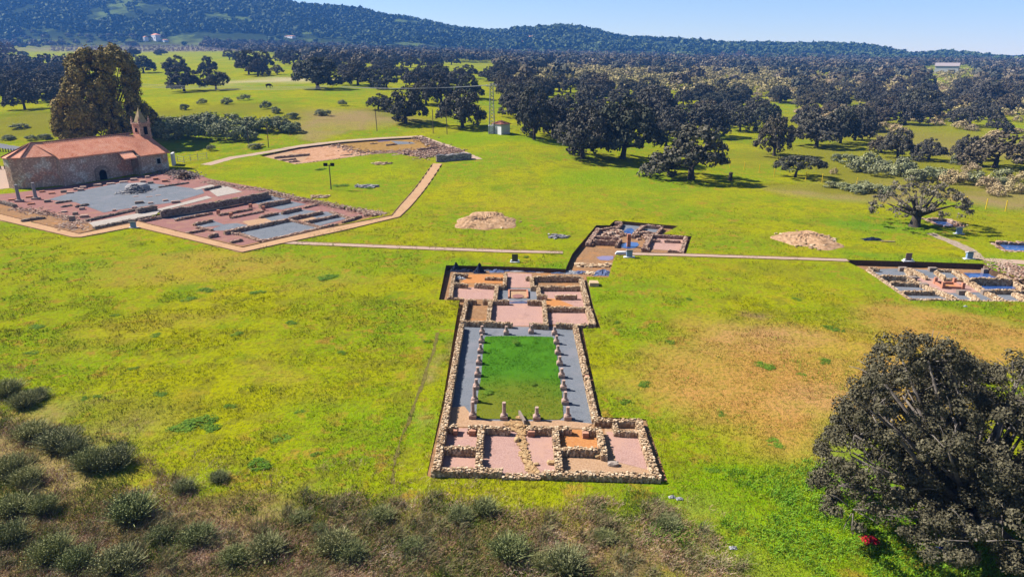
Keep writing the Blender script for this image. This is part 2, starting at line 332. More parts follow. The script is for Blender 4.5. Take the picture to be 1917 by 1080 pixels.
# ---------------------------------------------------------------- pits cut into the turf
def wpoly(px, S=Tf, dz=0): return [P(a, b, S, dz) for a, b in px]
VY0, VY1 = 40.0, 84.0
def d_villa(x, y): return 0.04 + 0.6*min(1, max(0, (y-VY0)/(VY1-VY0)))
PITS = [
 dict(name='villa', depth=d_villa, px=[(835, 496.5), (950, 499), (1058.7, 503.4), (1071.7, 474.6), (1116, 421.8), (1141, 421.8), (1151, 412.7), (1269.6, 423.2), (1241.4, 438), (1295, 442.2), (1284, 475),
    (1154, 476.8), (1149, 484.5), (1139, 519), (1098, 517.8), (1110.5, 573.5), (1124.5, 614), (1091, 615), (1107, 693), (1126.5, 780), (1209, 784), (1236, 860), (1250, 900.5), (1000, 897), (805, 893), (799, 889),
    (830.5, 740), (860, 562.5), (821.7, 561)]),
 dict(name='east', depth=lambda x, y: .8, px=[(1578, 486), (1710, 489.5), (1842, 494), (1860, 506), (1990, 545), (1995, 566), (1702, 562.5), (1618, 505)]),
 dict(name='forum', depth=lambda x, y: .3, px=[(259, 413.5), (312, 396), (508, 358), (600, 379), (716, 402.6), (454, 462.5)]),
 dict(name='north', depth=lambda x, y: .45, px=[(485, 291), (560, 276), (640, 266.5), (704, 261.5), (780, 257.5), (803, 266), (850, 279), (838, 290), (770, 293), (740, 287), (695, 289), (552, 308), (530, 302)]),
 dict(name='pool', depth=lambda x, y: .5, px=[(1722, 408), (1775, 409.5), (1812, 425), (1762, 425)]),
 dict(name='pond', depth=lambda x, y: .5, px=[(1850, 452), (1960, 455), (1975, 472), (1880, 471)]),
]
for p in PITS:
    p['w'] = [(v.x, v.y) for v in wpoly(p['px'])]
    p['F'] = (lambda d: (lambda x, y: Tf(x, y)-d(x, y)))(p['depth'])
PD = {p['name']: p for p in PITS}
def pip(X, Y, poly):
    X = np.asarray(X); Y = np.asarray(Y); ins = np.zeros(X.shape, bool); n = len(poly)
    for i in range(n):
        x1, y1 = poly[i][:2]; x2, y2 = poly[(i+1) % n][:2]
        if y1 == y2: continue
        ins ^= ((y1 > Y) != (y2 > Y)) & (X < (x2-x1)*(Y-y1)/(y2-y1)+x1)
    return ins
def in_pits(X, Y):
    r = np.zeros(np.shape(X), bool)
    for p in PITS: r |= pip(X, Y, p['w'])
    return r
def densify(poly, step):
    out = []
    for i, a in enumerate(poly):
        b = poly[(i+1) % len(poly)]; n = max(1, int(math.dist(a[:2], b[:2])/step))
        for k in range(n): out.append((a[0]+(b[0]-a[0])*k/n, a[1]+(b[1]-a[1])*k/n))
    return out
def cdt_sheet(name, poly, S, mat, step=3.0, dz=0.0, parent=None, dens=2.0):
    """a sheet over a ground polygon that follows surface S."""
    poly = densify([q[:2] for q in poly], dens); n = len(poly)
    A = np.array(poly); gx, gy = np.meshgrid(np.arange(A[:, 0].min(), A[:, 0].max(), step), np.arange(A[:, 1].min(), A[:, 1].max(), step))
    k = pip(gx, gy, poly); pts = [Vector(q) for q in poly] + [Vector((a, b)) for a, b in zip(gx[k]+.013, gy[k]+.017)]
    v, e, f, *_ = delaunay_2d_cdt(pts, [(i, (i+1) % n) for i in range(n)], [list(range(n))], 1, 1e-4)
    return pymesh(name, [(q.x, q.y, S(q.x, q.y)+dz) for q in v], [list(q) for q in f], mat, parent)

# the turf: one sheet from under the camera to beyond the hills, with the pits cut out
def build_ground():
    pts = []
    def grid(x0, x1, y0, y1, s, cut=None, jit=.15):
        gx, gy = np.meshgrid(np.arange(x0, x1, s), np.arange(y0, y1, s)); gx = gx.ravel()+RS.uniform(-jit, jit, gx.size)*s; gy = gy.ravel()+RS.uniform(-jit, jit, gy.size)*s
        k = np.abs(gx) < gy*.86+45
        if cut: k &= ~((gx > cut[0]-s*.4) & (gx < cut[1]+s*.4) & (gy > cut[2]-s*.4) & (gy < cut[3]+s*.4))
        return np.stack([gx[k], gy[k]], 1)
    A0 = grid(-75, 75, 20, 110, 2.2); A = grid(-200, 200, 0, 220, 4.5, (-75, 75, 20, 110)); B = grid(-800, 800, -20, 700, 15, (-200, 200, 0, 220))
    C_ = grid(-2600, 2600, -20, 2800, 40, (-800, 800, -20, 700))
    G_ = np.concatenate([A0, A, B, C_]); k = np.ones(len(G_), bool)
    for p in PITS:
        D = np.array(densify(p['w'], 1.0)); near = (np.abs(G_[:, None, :2]-D[None]).sum(-1).min(1) < 1.0); k &= ~near & ~pip(G_[:, 0], G_[:, 1], p['w'])
    G_ = G_[k]; hull = [(-2600, 2800), (2600, 2800), (2600, 1200), (220, -40), (-220, -40), (-2600, 1200)]
    P2 = [Vector(q) for q in hull]; E = [(i, (i+1) % 6) for i in range(6)]
    for p in PITS:
        D = densify(p['w'], 2.5); b = len(P2); P2 += [Vector(q) for q in D]; E += [(b+i, b+(i+1) % len(D)) for i in range(len(D))]; p['ring'] = D
    P2 += [Vector(q) for q in G_]
    v, e, f, *_ = delaunay_2d_cdt(P2, E, [], 0, 1e-4)
    X = np.array([[q.x, q.y] for q in v]); Fa = np.array([list(q) for q in f]); cen = X[Fa].mean(1)
    Fa = Fa[~in_pits(cen[:, 0], cen[:, 1])]
    V = np.column_stack([X, T(X[:, 0], X[:, 1])])
    go = tag(npmesh('ground', V, Fa, M_TURF, smooth=True), kind='structure'); set_soil(go, V)
    # far plain so that the ground reaches the horizon
    rs = np.array([2500, 2700, 3000, 3400, 3700.]); an = np.linspace(-.9, .9, 40); V = []
    for r in rs:
        for a in an: V.append((r*math.sin(a), r*math.cos(a), -75-(r-2500)*.002))
    Fa = [[i*40+j, i*40+j+1, (i+1)*40+j+1, (i+1)*40+j] for i in range(4) for j in range(39)]
    tag(npmesh('plain', np.array(V), np.array(Fa), speck('far plain', [(.05, .07, .03), (.1, .12, .04)], .01, 0)), kind='structure')
    for p in PITS:
        D = p['ring']; V = []; Fc = []; n = len(D)
        for i, (x, y) in enumerate(D):
            ox = RS.uniform(-.06, .06); V += [(x, y, Tf(x, y)), (x+ox, y+RS.uniform(-.06, .06), p['F'](x, y)-.05)]
        for i in range(n): j = (i+1) % n; Fc.append((2*i, 2*j, 2*j+1, 2*i+1))
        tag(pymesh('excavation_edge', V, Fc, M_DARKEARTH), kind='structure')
        tag(cdt_sheet('excavation_floor', p['w'], p['F'], M_TANG if p['name'] in ('north',) else M_EARTH, 2.0), kind='structure')
build_ground()
# far blue ridge on the right skyline
V = []; n = 60
for i in range(n):
    px = 1650+i*12; a = (px-958.5)/F/1.05; yy = 3150; top = row2z(yy, np.interp(px, [1650, 1800, 1860, 1890, 1920, 2300], [111, 107, 103, 101, 101, 100])+RS.uniform(-.25, .25))
    for k, (dy, z) in enumerate([(-250, -100), (-120, top*.6), (0, top), (150, top*.5), (300, -100)]): V.append((a*yy*1.055, yy+dy, z))
Fc = [(i*5+k, (i+1)*5+k, (i+1)*5+k+1, i*5+k+1) for i in range(n-1) for k in range(4)]
tag(pymesh('far_ridge_hill', V, Fc, speck('far hill', [(.04, .06, .03), (.08, .1, .04)], .004, 0), smooth=True), kind='structure')
# ---------------------------------------------------------------- rubble walls
def wall_obj(root, A, B, S, h, th=.55, mat=None, core=None, st=.27, name='wall', label=None, ragged=.1, sides=True):
    """a rubble wall from A to B (world xy), standing on S, one mesh."""
    mat = mat or M_STONE; core = core or M_MORTAR
    A = np.array(A[:2], float); B = np.array(B[:2], float); L = np.linalg.norm(B-A); u = (B-A)/max(L, 1e-6); nrm = np.array([-u[1], u[0]]); ang = math.atan2(u[1], u[0])
    V = []; Fc = []; ns = max(2, int(L/.8)+1); ph = RS.uniform(0, 99)
    hf = lambda s: h*(1+ragged*math.sin(s*1.7+ph)*math.sin(s*.63+ph*2)) - (ragged*h*.9 if (s < .25 or s > L-.25) else 0)
    for i in range(ns):
        s = L*i/(ns-1); c = A+u*s; z = S(c[0], c[1]); hh = hf(s)-.05
        for t, zz in ((-1, -.15), (1, -.15), (1, hh), (-1, hh)): q = c+nrm*t*(th/2-.035); V.append((q[0], q[1], z+zz))
    for i in range(ns-1):
        for k in range(4): Fc.append((i*4+k, i*4+(k+1) % 4, (i+1)*4+(k+1) % 4, (i+1)*4+k))
    Fc += [(3, 2, 1, 0), tuple(range((ns-1)*4, ns*4))]; nc = len(Fc)
    C = []; Z = []
    ds = st*.92
    for i in range(max(1, int(L/ds))):
        s0 = (i+.5)*L/max(1, int(L/ds))
        nt_ = max(2, int(round(th/(st*.85))))
        for k in range(nt_):
            s = s0+RS.uniform(-.06, .06); t = (-.5+(k+.5)/nt_)*th+RS.uniform(-.03, .03); hh = hf(s)
            if RS.rand() < .04: continue
            C.append((s, t, hh-.07+RS.uniform(-.05, .06)*(1+ragged*2))); Z.append((ds*RS.uniform(.8, 1.2), th/nt_*RS.uniform(.8, 1.15), .2*RS.uniform(.7, 1.3)))
        if sides:
            nr = max(1, int(h/.21))
            for sd in (-1, 1):
                for r in range(nr):
                    s = s0+RS.uniform(-.07, .07)+(.5*ds if r % 2 else 0)
                    if s > L: continue
                    C.append((s, sd*(th/2-.06), .08+(r+.3)*(h-.15)/nr+RS.uniform(-.02, .02))); Z.append((ds*RS.uniform(.85, 1.1), .16*RS.uniform(.8, 1.2), (h/nr)*RS.uniform(.75, 1.0)))
    C = np.array(C); Z = np.array(Z); n = len(C)
    wx = A[0]+u[0]*C[:, 0]+nrm[0]*C[:, 1]; wy = A[1]+u[1]*C[:, 0]+nrm[1]*C[:, 1]; wz = C[:, 2]+np.array([S(a, b) for a, b in zip(wx, wy)])
    ex = RS.uniform(-.16, .16, (n, 8, 3))
    v2, f2 = inst(CUBE, CUBEF, np.column_stack([wx, wy, wz]), rotz(ang+RS.uniform(-.2, .2, n)), Z, ex)
    b = len(V); V = np.concatenate([np.array(V), v2]); Fc = np.concatenate([np.array(Fc), f2+b])
    mi = np.zeros(len(Fc), int); mi[:nc] = 1
    o = npmesh(name, V, Fc, mats=[mat, core], midx=mi, parent=root)
    if label: o['label'] = label
    return o
def walls(root, S, segs, h, th, **kw):
    for sgm in segs:
        (x1, y1, x2, y2), rest = sgm[:4], sgm[4:]
        hh = rest[0] if len(rest) > 0 else h; tt = rest[1] if len(rest) > 1 else th
        A = P(x1, y1, S, hh); B = P(x2, y2, S, hh); wall_obj(root, A, B, S, hh, tt, **kw)
def sheet(name, px, S, mat, dz=.02, step=2.5, label=None, kind='structure'):
    w = [(v.x, v.y) for v in wpoly(px, S, dz)]
    return tag(cdt_sheet(name, w, S, mat, step, dz), kind=kind, label=label)
def zm(ox, oy, s, pts):                 # picture positions read off an enlarged crop
    return [(ox+a/s, oy+b/s) for a, b in pts]
def zs(ox, oy, s, segs): return [(ox+q[0]/s, oy+q[1]/s, ox+q[2]/s, oy+q[3]/s, *q[4:]) for q in segs]

# ---------------------------------------------------------------- the villa with its colonnaded court
FV = PD['villa']['F']
Z2 = (820, 480, 5.99); Z7 = (760, 740, 3.55); Z6 = (760, 580, 3.834); Z3 = (1040, 400, 7.1)
villa = empty('villa_ruin', P(966, 700, FV), 0, 'long excavated villa ruin of pale rubble walls around a grassed colonnaded court', 'ruin')
def rel(root):          # make a root's children keep their world place
    inv = Matrix.Translation(root.location).inverted()
    for c in root.children: c.matrix_parent_inverse = inv
H = .55
segs = zs(*Z2, [(178, 185, 140, 455), (100, 466, 290, 474, .35), (185, 192, 330, 200), (185, 300, 330, 312), (415, 306, 640, 322), (660, 320, 640, 480), (757, 185, 745, 325),
    (530, 236, 720, 242, .35, .45), (645, 322, 745, 328), (1050, 225, 1060, 345), (985, 228, 1050, 232), (1070, 222, 1592, 222, .75), (1045, 338, 1600, 338), (1122, 340, 1135, 430),
    (1110, 432, 1225, 438), (1315, 437, 1555, 437, .5), (1600, 225, 1675, 535, .5, .6), (1215, 570, 1670, 574), (1188, 490, 1212, 765), (605, 490, 795, 492), (1005, 497, 1185, 500),
    (592, 485, 560, 735), (322, 480, 268, 722), (335, 485, 430, 488), (503, 487, 590, 490), (255, 724, 835, 746), (1025, 750, 1240, 762), (1325, 748, 1560, 762), (1560, 762, 1765, 757), (1675, 555, 1740, 752, .5, .6)])
segs += [(864.3, 606, 816.3, 879, .62, .48), (1077, 610, 1097, 700, .45, .46), (1098, 704, 1114.7, 783, .45, .46)]
segs += zs(*Z7, [(1252, 160, 1572, 166), (1545, 172, 1662, 535, .45, .52), (170, 490, 640, 497, .45, .52), (640, 530, 890, 536, .2, .5), (898, 510, 1690, 532, .45, .52), (250, 203, 342, 206), (412, 205, 690, 216),
    (502, 200, 488, 352), (236, 345, 512, 355), (487, 382, 485, 490, .5), (800, 215, 978, 216), (990, 205, 1020, 500), (1000, 211, 1098, 215), (1170, 218, 1300, 224), (1285, 225, 1318, 390),
    (1030, 350, 1322, 358), (1388, 186, 1402, 240, .45, .35), (1398, 238, 1532, 242, .4, .35)])
walls(villa, FV, segs, H, .44, st=.15, ragged=.08)
# repaired brick quoins in the walls and the square masonry block
for a, b, w, d, hh in [(1222/3.834+760, 163/3.834+580, .6, .55, .45), (1300/3.834+760, 460/3.834+580, .62, .6, .66)] + [(760+q/3.55, 740+r/3.55, w, d, .68) for q, r, w, d in [(328, 206, .5, .6), (440, 206, .9, .62), (832, 212, .9, .62), (1195, 222, .8, .62)]]:
    p = P(a, b, FV, hh); mb = MB()
    for k in range(4): mb.box((p.x+RS.uniform(-.02, .02), p.y, FV(p.x, p.y)+.06+k*.115), (w*.55, d*.82, .1), jit=.02)
    mb.build('brick_quoin', M_BRICK, villa)
rel(villa)
def ftag(o, l=None): return tag(o, l, kind='structure')
PL = lambda z, pts: zm(*z, pts)
sheet('gravel_floor', PL(Z2, [(215, 345), (640, 345), (650, 400), (640, 480), (130, 480), (150, 430)]), FV, M_PINK)
sheet('gravel_floor', PL(Z2, [(780, 180), (1050, 195), (1060, 330), (1110, 345), (780, 350)]), FV, M_PINK, .021)
sheet('gravel_floor', PL(Z2, [(650, 352), (1130, 356), (1140, 500), (640, 500)]), FV, M_GREY, .03)
sheet('gravel_floor', PL(Z2, [(600, 500), (1185, 500), (1220, 780), (560, 780)]), FV, M_PINK, .022)
sheet('gravel_floor', PL(Z2, [(1110, 350), (1620, 350), (1670, 570), (1150, 570)]), FV, M_PINK, .023)
sheet('clay_floor', PL(Z2, [(1150, 465), (1330, 475), (1530, 556), (1210, 566)]), FV, M_ORANGE, .032)
sheet('clay_floor', PL(Z2, [(350, 200), (735, 205), (745, 300), (250, 300)]), FV, M_ORANGE, .024)
sheet('gravel_floor', PL(Z2, [(1230, 585), (1690, 585), (1720, 760), (1240, 760)]), FV, M_PINK, .024)
# hearth-like brick panel in the grey room
hb = empty('brick_hearth', P(820+900/5.99, 480+440/5.99, FV, .03), 0, 'low brick framed hearth panel with round niche on grey gravel in the villa', 'hearth')
c = P(820+898/5.99, 480+432/5.99, FV, .03); mb = MB(); mb.box((c.x, c.y, c.z+.04), (2.2, 2.6, .08)); mb.build('panel_bed', M_TANG, hb)
for sx, sy, wx, wy in [(0, 1.3, 2.3, .2), (-1.1, 0, .2, 2.6), (1.1, 0, .2, 2.6)]:
    mb = MB(); mb.box((c.x+sx, c.y+sy, c.z+.12), (wx, wy, .24), jit=.02); mb.build('brick_edge', M_BRICK, hb)
mb = MB(); mb.lathe([(.7, 0), (.68, .05)], (c.x, c.y-.75, c.z+.075), 20); mb.build('round_niche', M_REDG, hb); rel(hb)
# court: blue grey gravel walk, lawn in the middle
sheet('gravel_walk', [(866, 611), (1077, 612), (1098, 700), (1117, 785), (1096, 802), (826, 797), (840, 720)], FV, M_GREY, .02)
sheet('earth_apron', PL(Z6, [(300, 700), (420, 690), (500, 790), (800, 800), (1100, 790), (1340, 815), (1290, 850), (260, 835)]), FV, M_TANG, .03)
lawn = sheet('court_lawn', PL(Z6, [(575, 190), (720, 186), (1050, 193), (1068, 215), (1085, 350), (1105, 500), (1122, 640), (1128, 765), (1100, 785), (560, 780), (505, 765), (510, 640), (540, 480), (550, 330), (560, 205)]), FV, M_LAWN, .06)
sheet('gravel_floor', PL(Z7, [(240, 215), (980, 220), (1030, 505), (880, 530), (190, 495)]), FV, M_PINK, .023)
sheet('clay_floor', PL(Z7, [(1000, 225), (1300, 230), (1318, 355), (1020, 352)]), FV, M_ORANGE, .025)
sheet('earth_floor', PL(Z7, [(1030, 360), (1320, 360), (1320, 200), (1545, 200), (1655, 530), (1030, 510)]), FV, M_TANG, .024)
sheet('gravel_floor', PL(Z7, [(1330, 240), (1560, 245), (1640, 500), (1400, 440)]), FV, M_PINK, .031)

def stones(name, pts, S, mat, n, spread, size, parent=None, h=.25, flat=.6, seed=None):
    """irregular stones strewn about a line or point, one mesh."""
    C = []; n_ = len(pts)
    for k in range(n):
        t = RS.rand()*(n_-1); i = min(int(t), n_-2) if n_ > 1 else 0; f = t-i if n_ > 1 else 0
        p = pts[i]*(1-f)+pts[i+1]*f if n_ > 1 else pts[0]
        dx, dy = RS.normal(size=2)*spread; C.append((p.x+dx, p.y+dy, S(p.x+dx, p.y+dy)+h*RS.rand()*max(0, 1-math.hypot(dx, dy)/(2.2*spread)) + size*.12))
    Z = size*RS.uniform(.5, 1.5, (n, 3))*np.array([1.2, 1, flat])
    V, Fc = inst(CUBE, CUBEF, np.array(C), rotz(RS.uniform(0, 6.28, n)), Z, RS.uniform(-.2, .2, (n, 8, 3)))
    return npmesh(name, V, Fc, mat, parent)
V7 = lambda u, v: P(760+u/3.55, 740+v/3.55, FV)
dr = stones('stone_drain', [V7(*q) for q in [(748, 150), (752, 200), (770, 250), (775, 340), (790, 410), (805, 450), (830, 490), (855, 530)]], FV, rubble_mat('tan rubble', [(.3, .17, .08), (.45, .28, .14), (.55, .38, .2)]), 420, .12, .2, h=.08)
tag(dr, 'curving line of tan stones crossing the villa front room from the court', 'drain')
dr2 = stones('stone_heap', [V7(745, 190), V7(755, 225)], FV, dr.data.materials[0], 150, .36, .22, h=.2); tag(dr2, 'broad tan stone apron where the drain leaves the lawn', 'stones')
dk = MB(); q = V7(772, 170); dk.box((q.x, q.y, q.z+.25), (.14, 1.7, .5), rz=.25, jit=.05); tag(dk.build('leaning_slab', M_DSTONE), 'thin dark slab on edge beside the drain at the lawn edge', 'slab')
for (u_, v_, w, d, hh), lb in [((1288, 405, 1.2, 1.0, .5), 'square tan masonry block against the inner wall of the front right room'), ((738, 305, .5, .6, .5), 'small upright reddish stone in the middle of the front room'),
        ((1062, 252, .9, .8, .55), 'rounded tan boulder in the corner of the small orange room'), ((1378, 465, 1.0, .55, .4), 'dark flat boulder on the floor of the front right room'), ((965, 455, .8, .5, .4), 'brown boulder against the long inner wall of the front room'), ((865, 462, .5, .35, .25), 'small brown stone lying beside the drain')]:
    p = V7(u_, v_); mb = MB()
    V = []; bpyv = bpy.data.meshes.new('t'); import bmesh; bm = bmesh.new(); bmesh.ops.create_icosphere(bm, subdivisions=2, radius=.5)
    for v in bm.verts:
        k = 1+RS.uniform(-.13, .13); m_ = max(abs(v.co.x), abs(v.co.y), abs(v.co.z))
        v.co = Vector((v.co.x/m_*.5*.6+v.co.x*.5, v.co.y/m_*.5*.6+v.co.y*.5, v.co.z/m_*.3+v.co.z*.5))*k; v.co = Vector((v.co.x*w*.7, v.co.y*d*.7, (v.co.z*hh+hh*.4)*.75))+p
    bm.to_mesh(bpyv); bm.free(); bpyv.materials.append(M_DSTONE if 'dark' in lb else dr.data.materials[0]); bpyv.name = 'boulder'
    tag(link(bpy.data.objects.new('boulder', bpyv)), lb, 'stone')

# column stumps round the court
def make_column(tall, k=0):
    r = empty('column_stump', (0, 0, 0)); s = .29
    mb = MB(); mb.box((0, 0, .15), (.56, .56, .34), jit=.02); mb.build('pedestal', M_COLUMN, r)
    mb = MB(); mb.box((0, 0, .345), (.47, .47, .05)); mb.lathe([(.22, .37), (.235, .41), (.21, .45), (.18, .47), (.17, .52)], n=18); mb.build('moulded_base', M_COLUMN, r)
    hh = tall; mb = MB(); mb.lathe([(.15, .52), (.14, .52+hh*.6), (.145, .52+hh)], n=16); mb.build('shaft', M_COLUMN, r); return r
cols = {}
Z6p = lambda u, v: P(760+u/3.834, 580+v/3.834, FV)
left = [(480, 783, 2), (493, 670, 2), (505, 572, 0), (515, 485, 0), (525, 398, 0), (535, 315, 0), (543, 245, 0), (547, 181, 0)]
right = [(1160, 793, 1), (1142, 681, 1), (1130, 580, 0), (1117, 493, 0), (1103, 404, 0), (1090, 326, 0), (1080, 252, 0), (1066, 186, 0)]
ORD = ['nearest', 'second nearest', 'third nearest', 'fourth nearest', 'fifth nearest', 'sixth nearest', 'seventh nearest', 'farthest']
proto = {}
def put_column(u, v, t, label):
    p = Z6p(u, v-8)
    if t not in proto: proto[t] = make_column({0: .36, 1: .55, 2: .9}[t]); r = proto[t]; r.location = p
    else: r = dup(proto[t], p, RS.uniform(-.04, .04))
    tag(r, label, 'column', 'column stumps round the villa court'); return r
for i, (u, v, t) in enumerate(left): put_column(u, v, t, f'{ORD[i]} column stump in the left row beside the court lawn')
for i, (u, v, t) in enumerate(right): put_column(u, v, t, f'{ORD[i]} column stump in the right row beside the court lawn')
for u, v, t, lb in [(704, 790, 2, 'tall column stump on the front lawn edge, left of the stone drain'), (938, 795, 1, 'column stump on the front lawn edge, right of the stone drain'),
                    (720, 184, 0, 'column stump on the far lawn edge, nearer the left row'), (898, 176, 0, 'column stump on the far lawn edge, nearer the right row')]: put_column(u, v, t, lb)

# ---------------------------------------------------------------- plastic sheets at the back of the villa
def sheet_heap(name, p, w, d, h, mat, label, seed, peak=False, cat='plastic sheet'):
    rs = np.random.RandomState(seed); n = 14; V = []; Fc = []
    for i in range(n):
        for j in range(n):
            x = (i/(n-1)-.5)*w; y = (j/(n-1)-.5)*d; r = math.hypot(x/(w/2), y/(d/2))
            z = (max(0, 1-r)**(1.5 if peak else .6))*h*(1 if peak else rs.uniform(.4, 1.0)) + rs.uniform(0, .05)
            V.append((p.x+x+rs.uniform(-.06, .06)*w, p.y+y+rs.uniform(-.06, .06)*d, p.z+z+.01))
    for i in range(n-1):
        for j in range(n-1): Fc.append((i*n+j, (i+1)*n+j, (i+1)*n+j+1, i*n+j+1))
    return tag(pymesh(name, V, Fc, mat), label, cat)
V2p = lambda u, v: P(820+u/5.99, 480+v/5.99, FV)
sheet_heap('draped_tarp', V2p(200, 160), 1.5, 1.1, 1.35, M_TARPK, 'dark tarp draped in a peak at the left back corner of the villa', 1, True)
sheet_heap('draped_tarp', V2p(465, 180), 1.6, 1.1, 1.5, M_TARPK, 'tall dark tarp draped in a peak behind the small orange room', 2, True)
k = 0
for u, v, w, m, lb in [(300, 165, 2.2, M_TARPK, 'dark plastic sheet between the two peaked tarps'), (250, 245, 1.5, M_TARPW, 'pale crumpled sheet inside the back left corner room'), (560, 150, 1.5, M_TARPW, 'pale sheet just right of the tall peaked tarp'), (660, 170, 2.0, M_TARPB, 'grey sheet behind the corner of the small orange room'),
        (790, 155, 2.2, M_TARPB, 'grey sheet at the back of the pink passage'), (930, 160, 2.9, M_TARPW, 'long pale sheet in the middle of the back edge'), (1070, 165, 2.2, M_TARPB, 'blue grey sheet left of the tall back wall'),
        (1220, 170, 3.0, M_TARPW, 'pale sheet along the tall back wall'), (1370, 180, 2.4, M_TARPB, 'grey sheet behind the middle of the tall back wall'), (1500, 185, 2.2, M_TARPW, 'pale sheet near the right end of the back edge'), (1600, 185, 1.9, M_TARPB, 'blue sheet at the back right corner of the villa')]:
    k += 1; sheet_heap('plastic_sheet', V2p(u, v+4), w, .9, .42, m, lb, 10+k)
sheet_heap('plastic_sheet', V2p(910, 522), 2.6, .5, .22, M_TARPB, 'crumpled blue grey sheet in the doorway below the grey gravel room', 40)
sheet_heap('plastic_sheet', P(1129, 513, FV), 2.6, 1.6, .75, M_TARPB, 'blue plastic sheet crumpled in a heap in the sunken passage', 41)
ST = stones('stone_row', [P(a, b, FV) for a, b in PL(Z3, [(290, 685), (420, 690), (560, 700), (740, 685)])], FV, M_STONE, 150, .3, .34, h=.2); tag(ST, 'row of loose pale stones across the sunken passage', 'stones')
ST = stones('stone_row', [P(a, b, FV) for a, b in PL(Z3, [(390, 790), (500, 800)])], FV, M_STONE, 40, .25, .3, h=.15); tag(ST, 'few loose stones beside the blue plastic heap', 'stones')
sheet('puddle', PL(Z3, [(540, 580), (620, 562), (770, 562), (765, 605), (700, 622), (590, 615)]), FV, M_MUDW, .02)

# ---------------------------------------------------------------- bath house ruin behind the villa
bath = empty('bath_ruin', P(1190, 450, FV), 0, 'smaller excavated ruin behind the villa, with pools of water and a brick pillar', 'ruin')
walls(bath, FV, zs(*Z3, [(575, 190, 430, 390, .6, .7), (600, 195, 840, 182), (840, 182, 880, 120), (880, 110, 790, 110, .6, .8), (540, 292, 850, 318), (505, 350, 800, 358, .8), (868, 335, 805, 412), (1165, 155, 1030, 285, .6, .6), (1170, 152, 1412, 168),
    (1420, 172, 1335, 280), (1110, 245, 1300, 252), (1275, 272, 1180, 455, .6, .7), (1270, 278, 1700, 298), (1270, 345, 1392, 350, .4), (1450, 352, 1660, 360, .4), (1738, 300, 1675, 505, .6, .6), (1140, 458, 1250, 465), (1490, 485, 1650, 493, .5), (1030, 285, 1110, 280, .5), (405, 395, 500, 410, .3), (850, 170, 700, 195, .5)]), .55, .42, mat=M_RSTONE, st=.24)
c = P(1040+970/7.1, 400+440/7.1, FV); mb = MB()
for k in range(14): mb.box((c.x, c.y, c.z+.07+k*.14), (.52, .5, .13), jit=.03)
mb.build('brick_pillar', M_BRICK, bath)
rel(bath)
sheet('gravel_floor', PL(Z3, [(880, 100), (1150, 140), (1010, 285), (900, 300), (840, 240), (640, 225), (870, 175)]), FV, M_GREY, .02)
sheet('gravel_floor', PL(Z3, [(1175, 165), (1400, 178), (1330, 250), (1100, 235)]), FV, M_GREY, .021)
sheet('gravel_floor', PL(Z3, [(1285, 300), (1730, 312), (1665, 500), (1190, 465)]), FV, M_PINK, .02)
sheet('gravel_floor', PL(Z3, [(560, 235), (840, 240), (850, 310), (500, 380)]), FV, M_PINK, .022)
sheet('pool_water', PL(Z3, [(905, 235), (950, 200), (1010, 190), (1045, 215), (1005, 280), (940, 285)]), FV, M_WATER, .04)
sheet('pool_water', PL(Z3, [(850, 420), (900, 395), (1000, 375), (1090, 385), (1110, 415), (1060, 455), (960, 465), (880, 450)]), FV, M_WATER, .04)
tag(stones('rubble_heap', [P(a, b, FV) for a, b in PL(Z3, [(700, 285), (780, 265), (870, 290)])], FV, M_RSTONE, 150, .6, .35, h=.7), 'reddish rubble fallen between the pools of the bath ruin', 'rubble')
tag(stones('rubble_heap', [P(a, b, FV) for a, b in PL(Z3, [(1130, 260), (1240, 290), (1190, 350)])], FV, M_RSTONE, 100, .6, .35, h=.5), 'reddish rubble between the grey and pink floors of the bath ruin', 'rubble')
# ---------------------------------------------------------------- house ruin on the right
FE = PD['east']['F']; Z4 = (1590, 470, 5.862)
east = empty('house_ruin', P(1790, 530, FE), 0, 'excavated house ruin at the right with grey gravel rooms and a red brick basin', 'ruin')
walls(east, FE, zs(*Z4, [(205, 195, 648, 528, .5, .5), (650, 525, 1100, 533, .5), (1100, 533, 1500, 545, .5), (1500, 545, 2100, 560, .5), (335, 265, 625, 272, .8), (450, 340, 748, 350), (590, 437, 935, 442), (1310, 298, 1775, 302, .9), (1480, 425, 1885, 432),
    (1885, 432, 2100, 445), (210, 180, 330, 190, .5), (635, 190, 700, 262, .5, .7), (650, 265, 700, 330, .4, .7), (720, 330, 1165, 515, .45, .5), (670, 190, 860, 290, .4), (950, 215, 1060, 300, .45), (1150, 208, 1330, 335, .5, .5),
    (1330, 335, 1480, 430, .45, .55), (1010, 440, 1160, 512, .4), (1280, 440, 1420, 525, .45), (1500, 445, 1700, 545, .45, .5), (1590, 215, 1920, 395, .5, .6), (1815, 450, 1960, 535, .5, .6), (1060, 300, 1240, 312, .3), (980, 205, 1120, 212, .3)]), .5, .42, mat=M_STONE, st=.19)
for u_, v_ in [(582, 205), (910, 208), (815, 385), (1230, 460), (1500, 460), (1495, 225), (690, 310)]:
    p = P(1590+u_/5.862, 470+v_/5.862, FE, .2); mb = MB(); mb.box((p.x, p.y, FE(p.x, p.y)+.28), (1.0, .55, .56), jit=.06); mb.build('wall_stub', M_DSTONE, east)
rel(east)
sheet('gravel_floor', PL(Z4, [(640, 190), (960, 215), (1180, 215), (1500, 440), (1900, 460), (2040, 555), (700, 530), (300, 290), (220, 200)]), FE, M_GREY, .02)
sheet('gravel_floor', PL(Z4, [(700, 290), (1060, 305), (1200, 330), (1490, 450), (1100, 460), (850, 390)]), FE, M_PINK, .03)
sheet('pool_water', PL(Z4, [(1330, 385), (1760, 355), (1830, 412), (1500, 425)]), FE, M_WATER, .04)
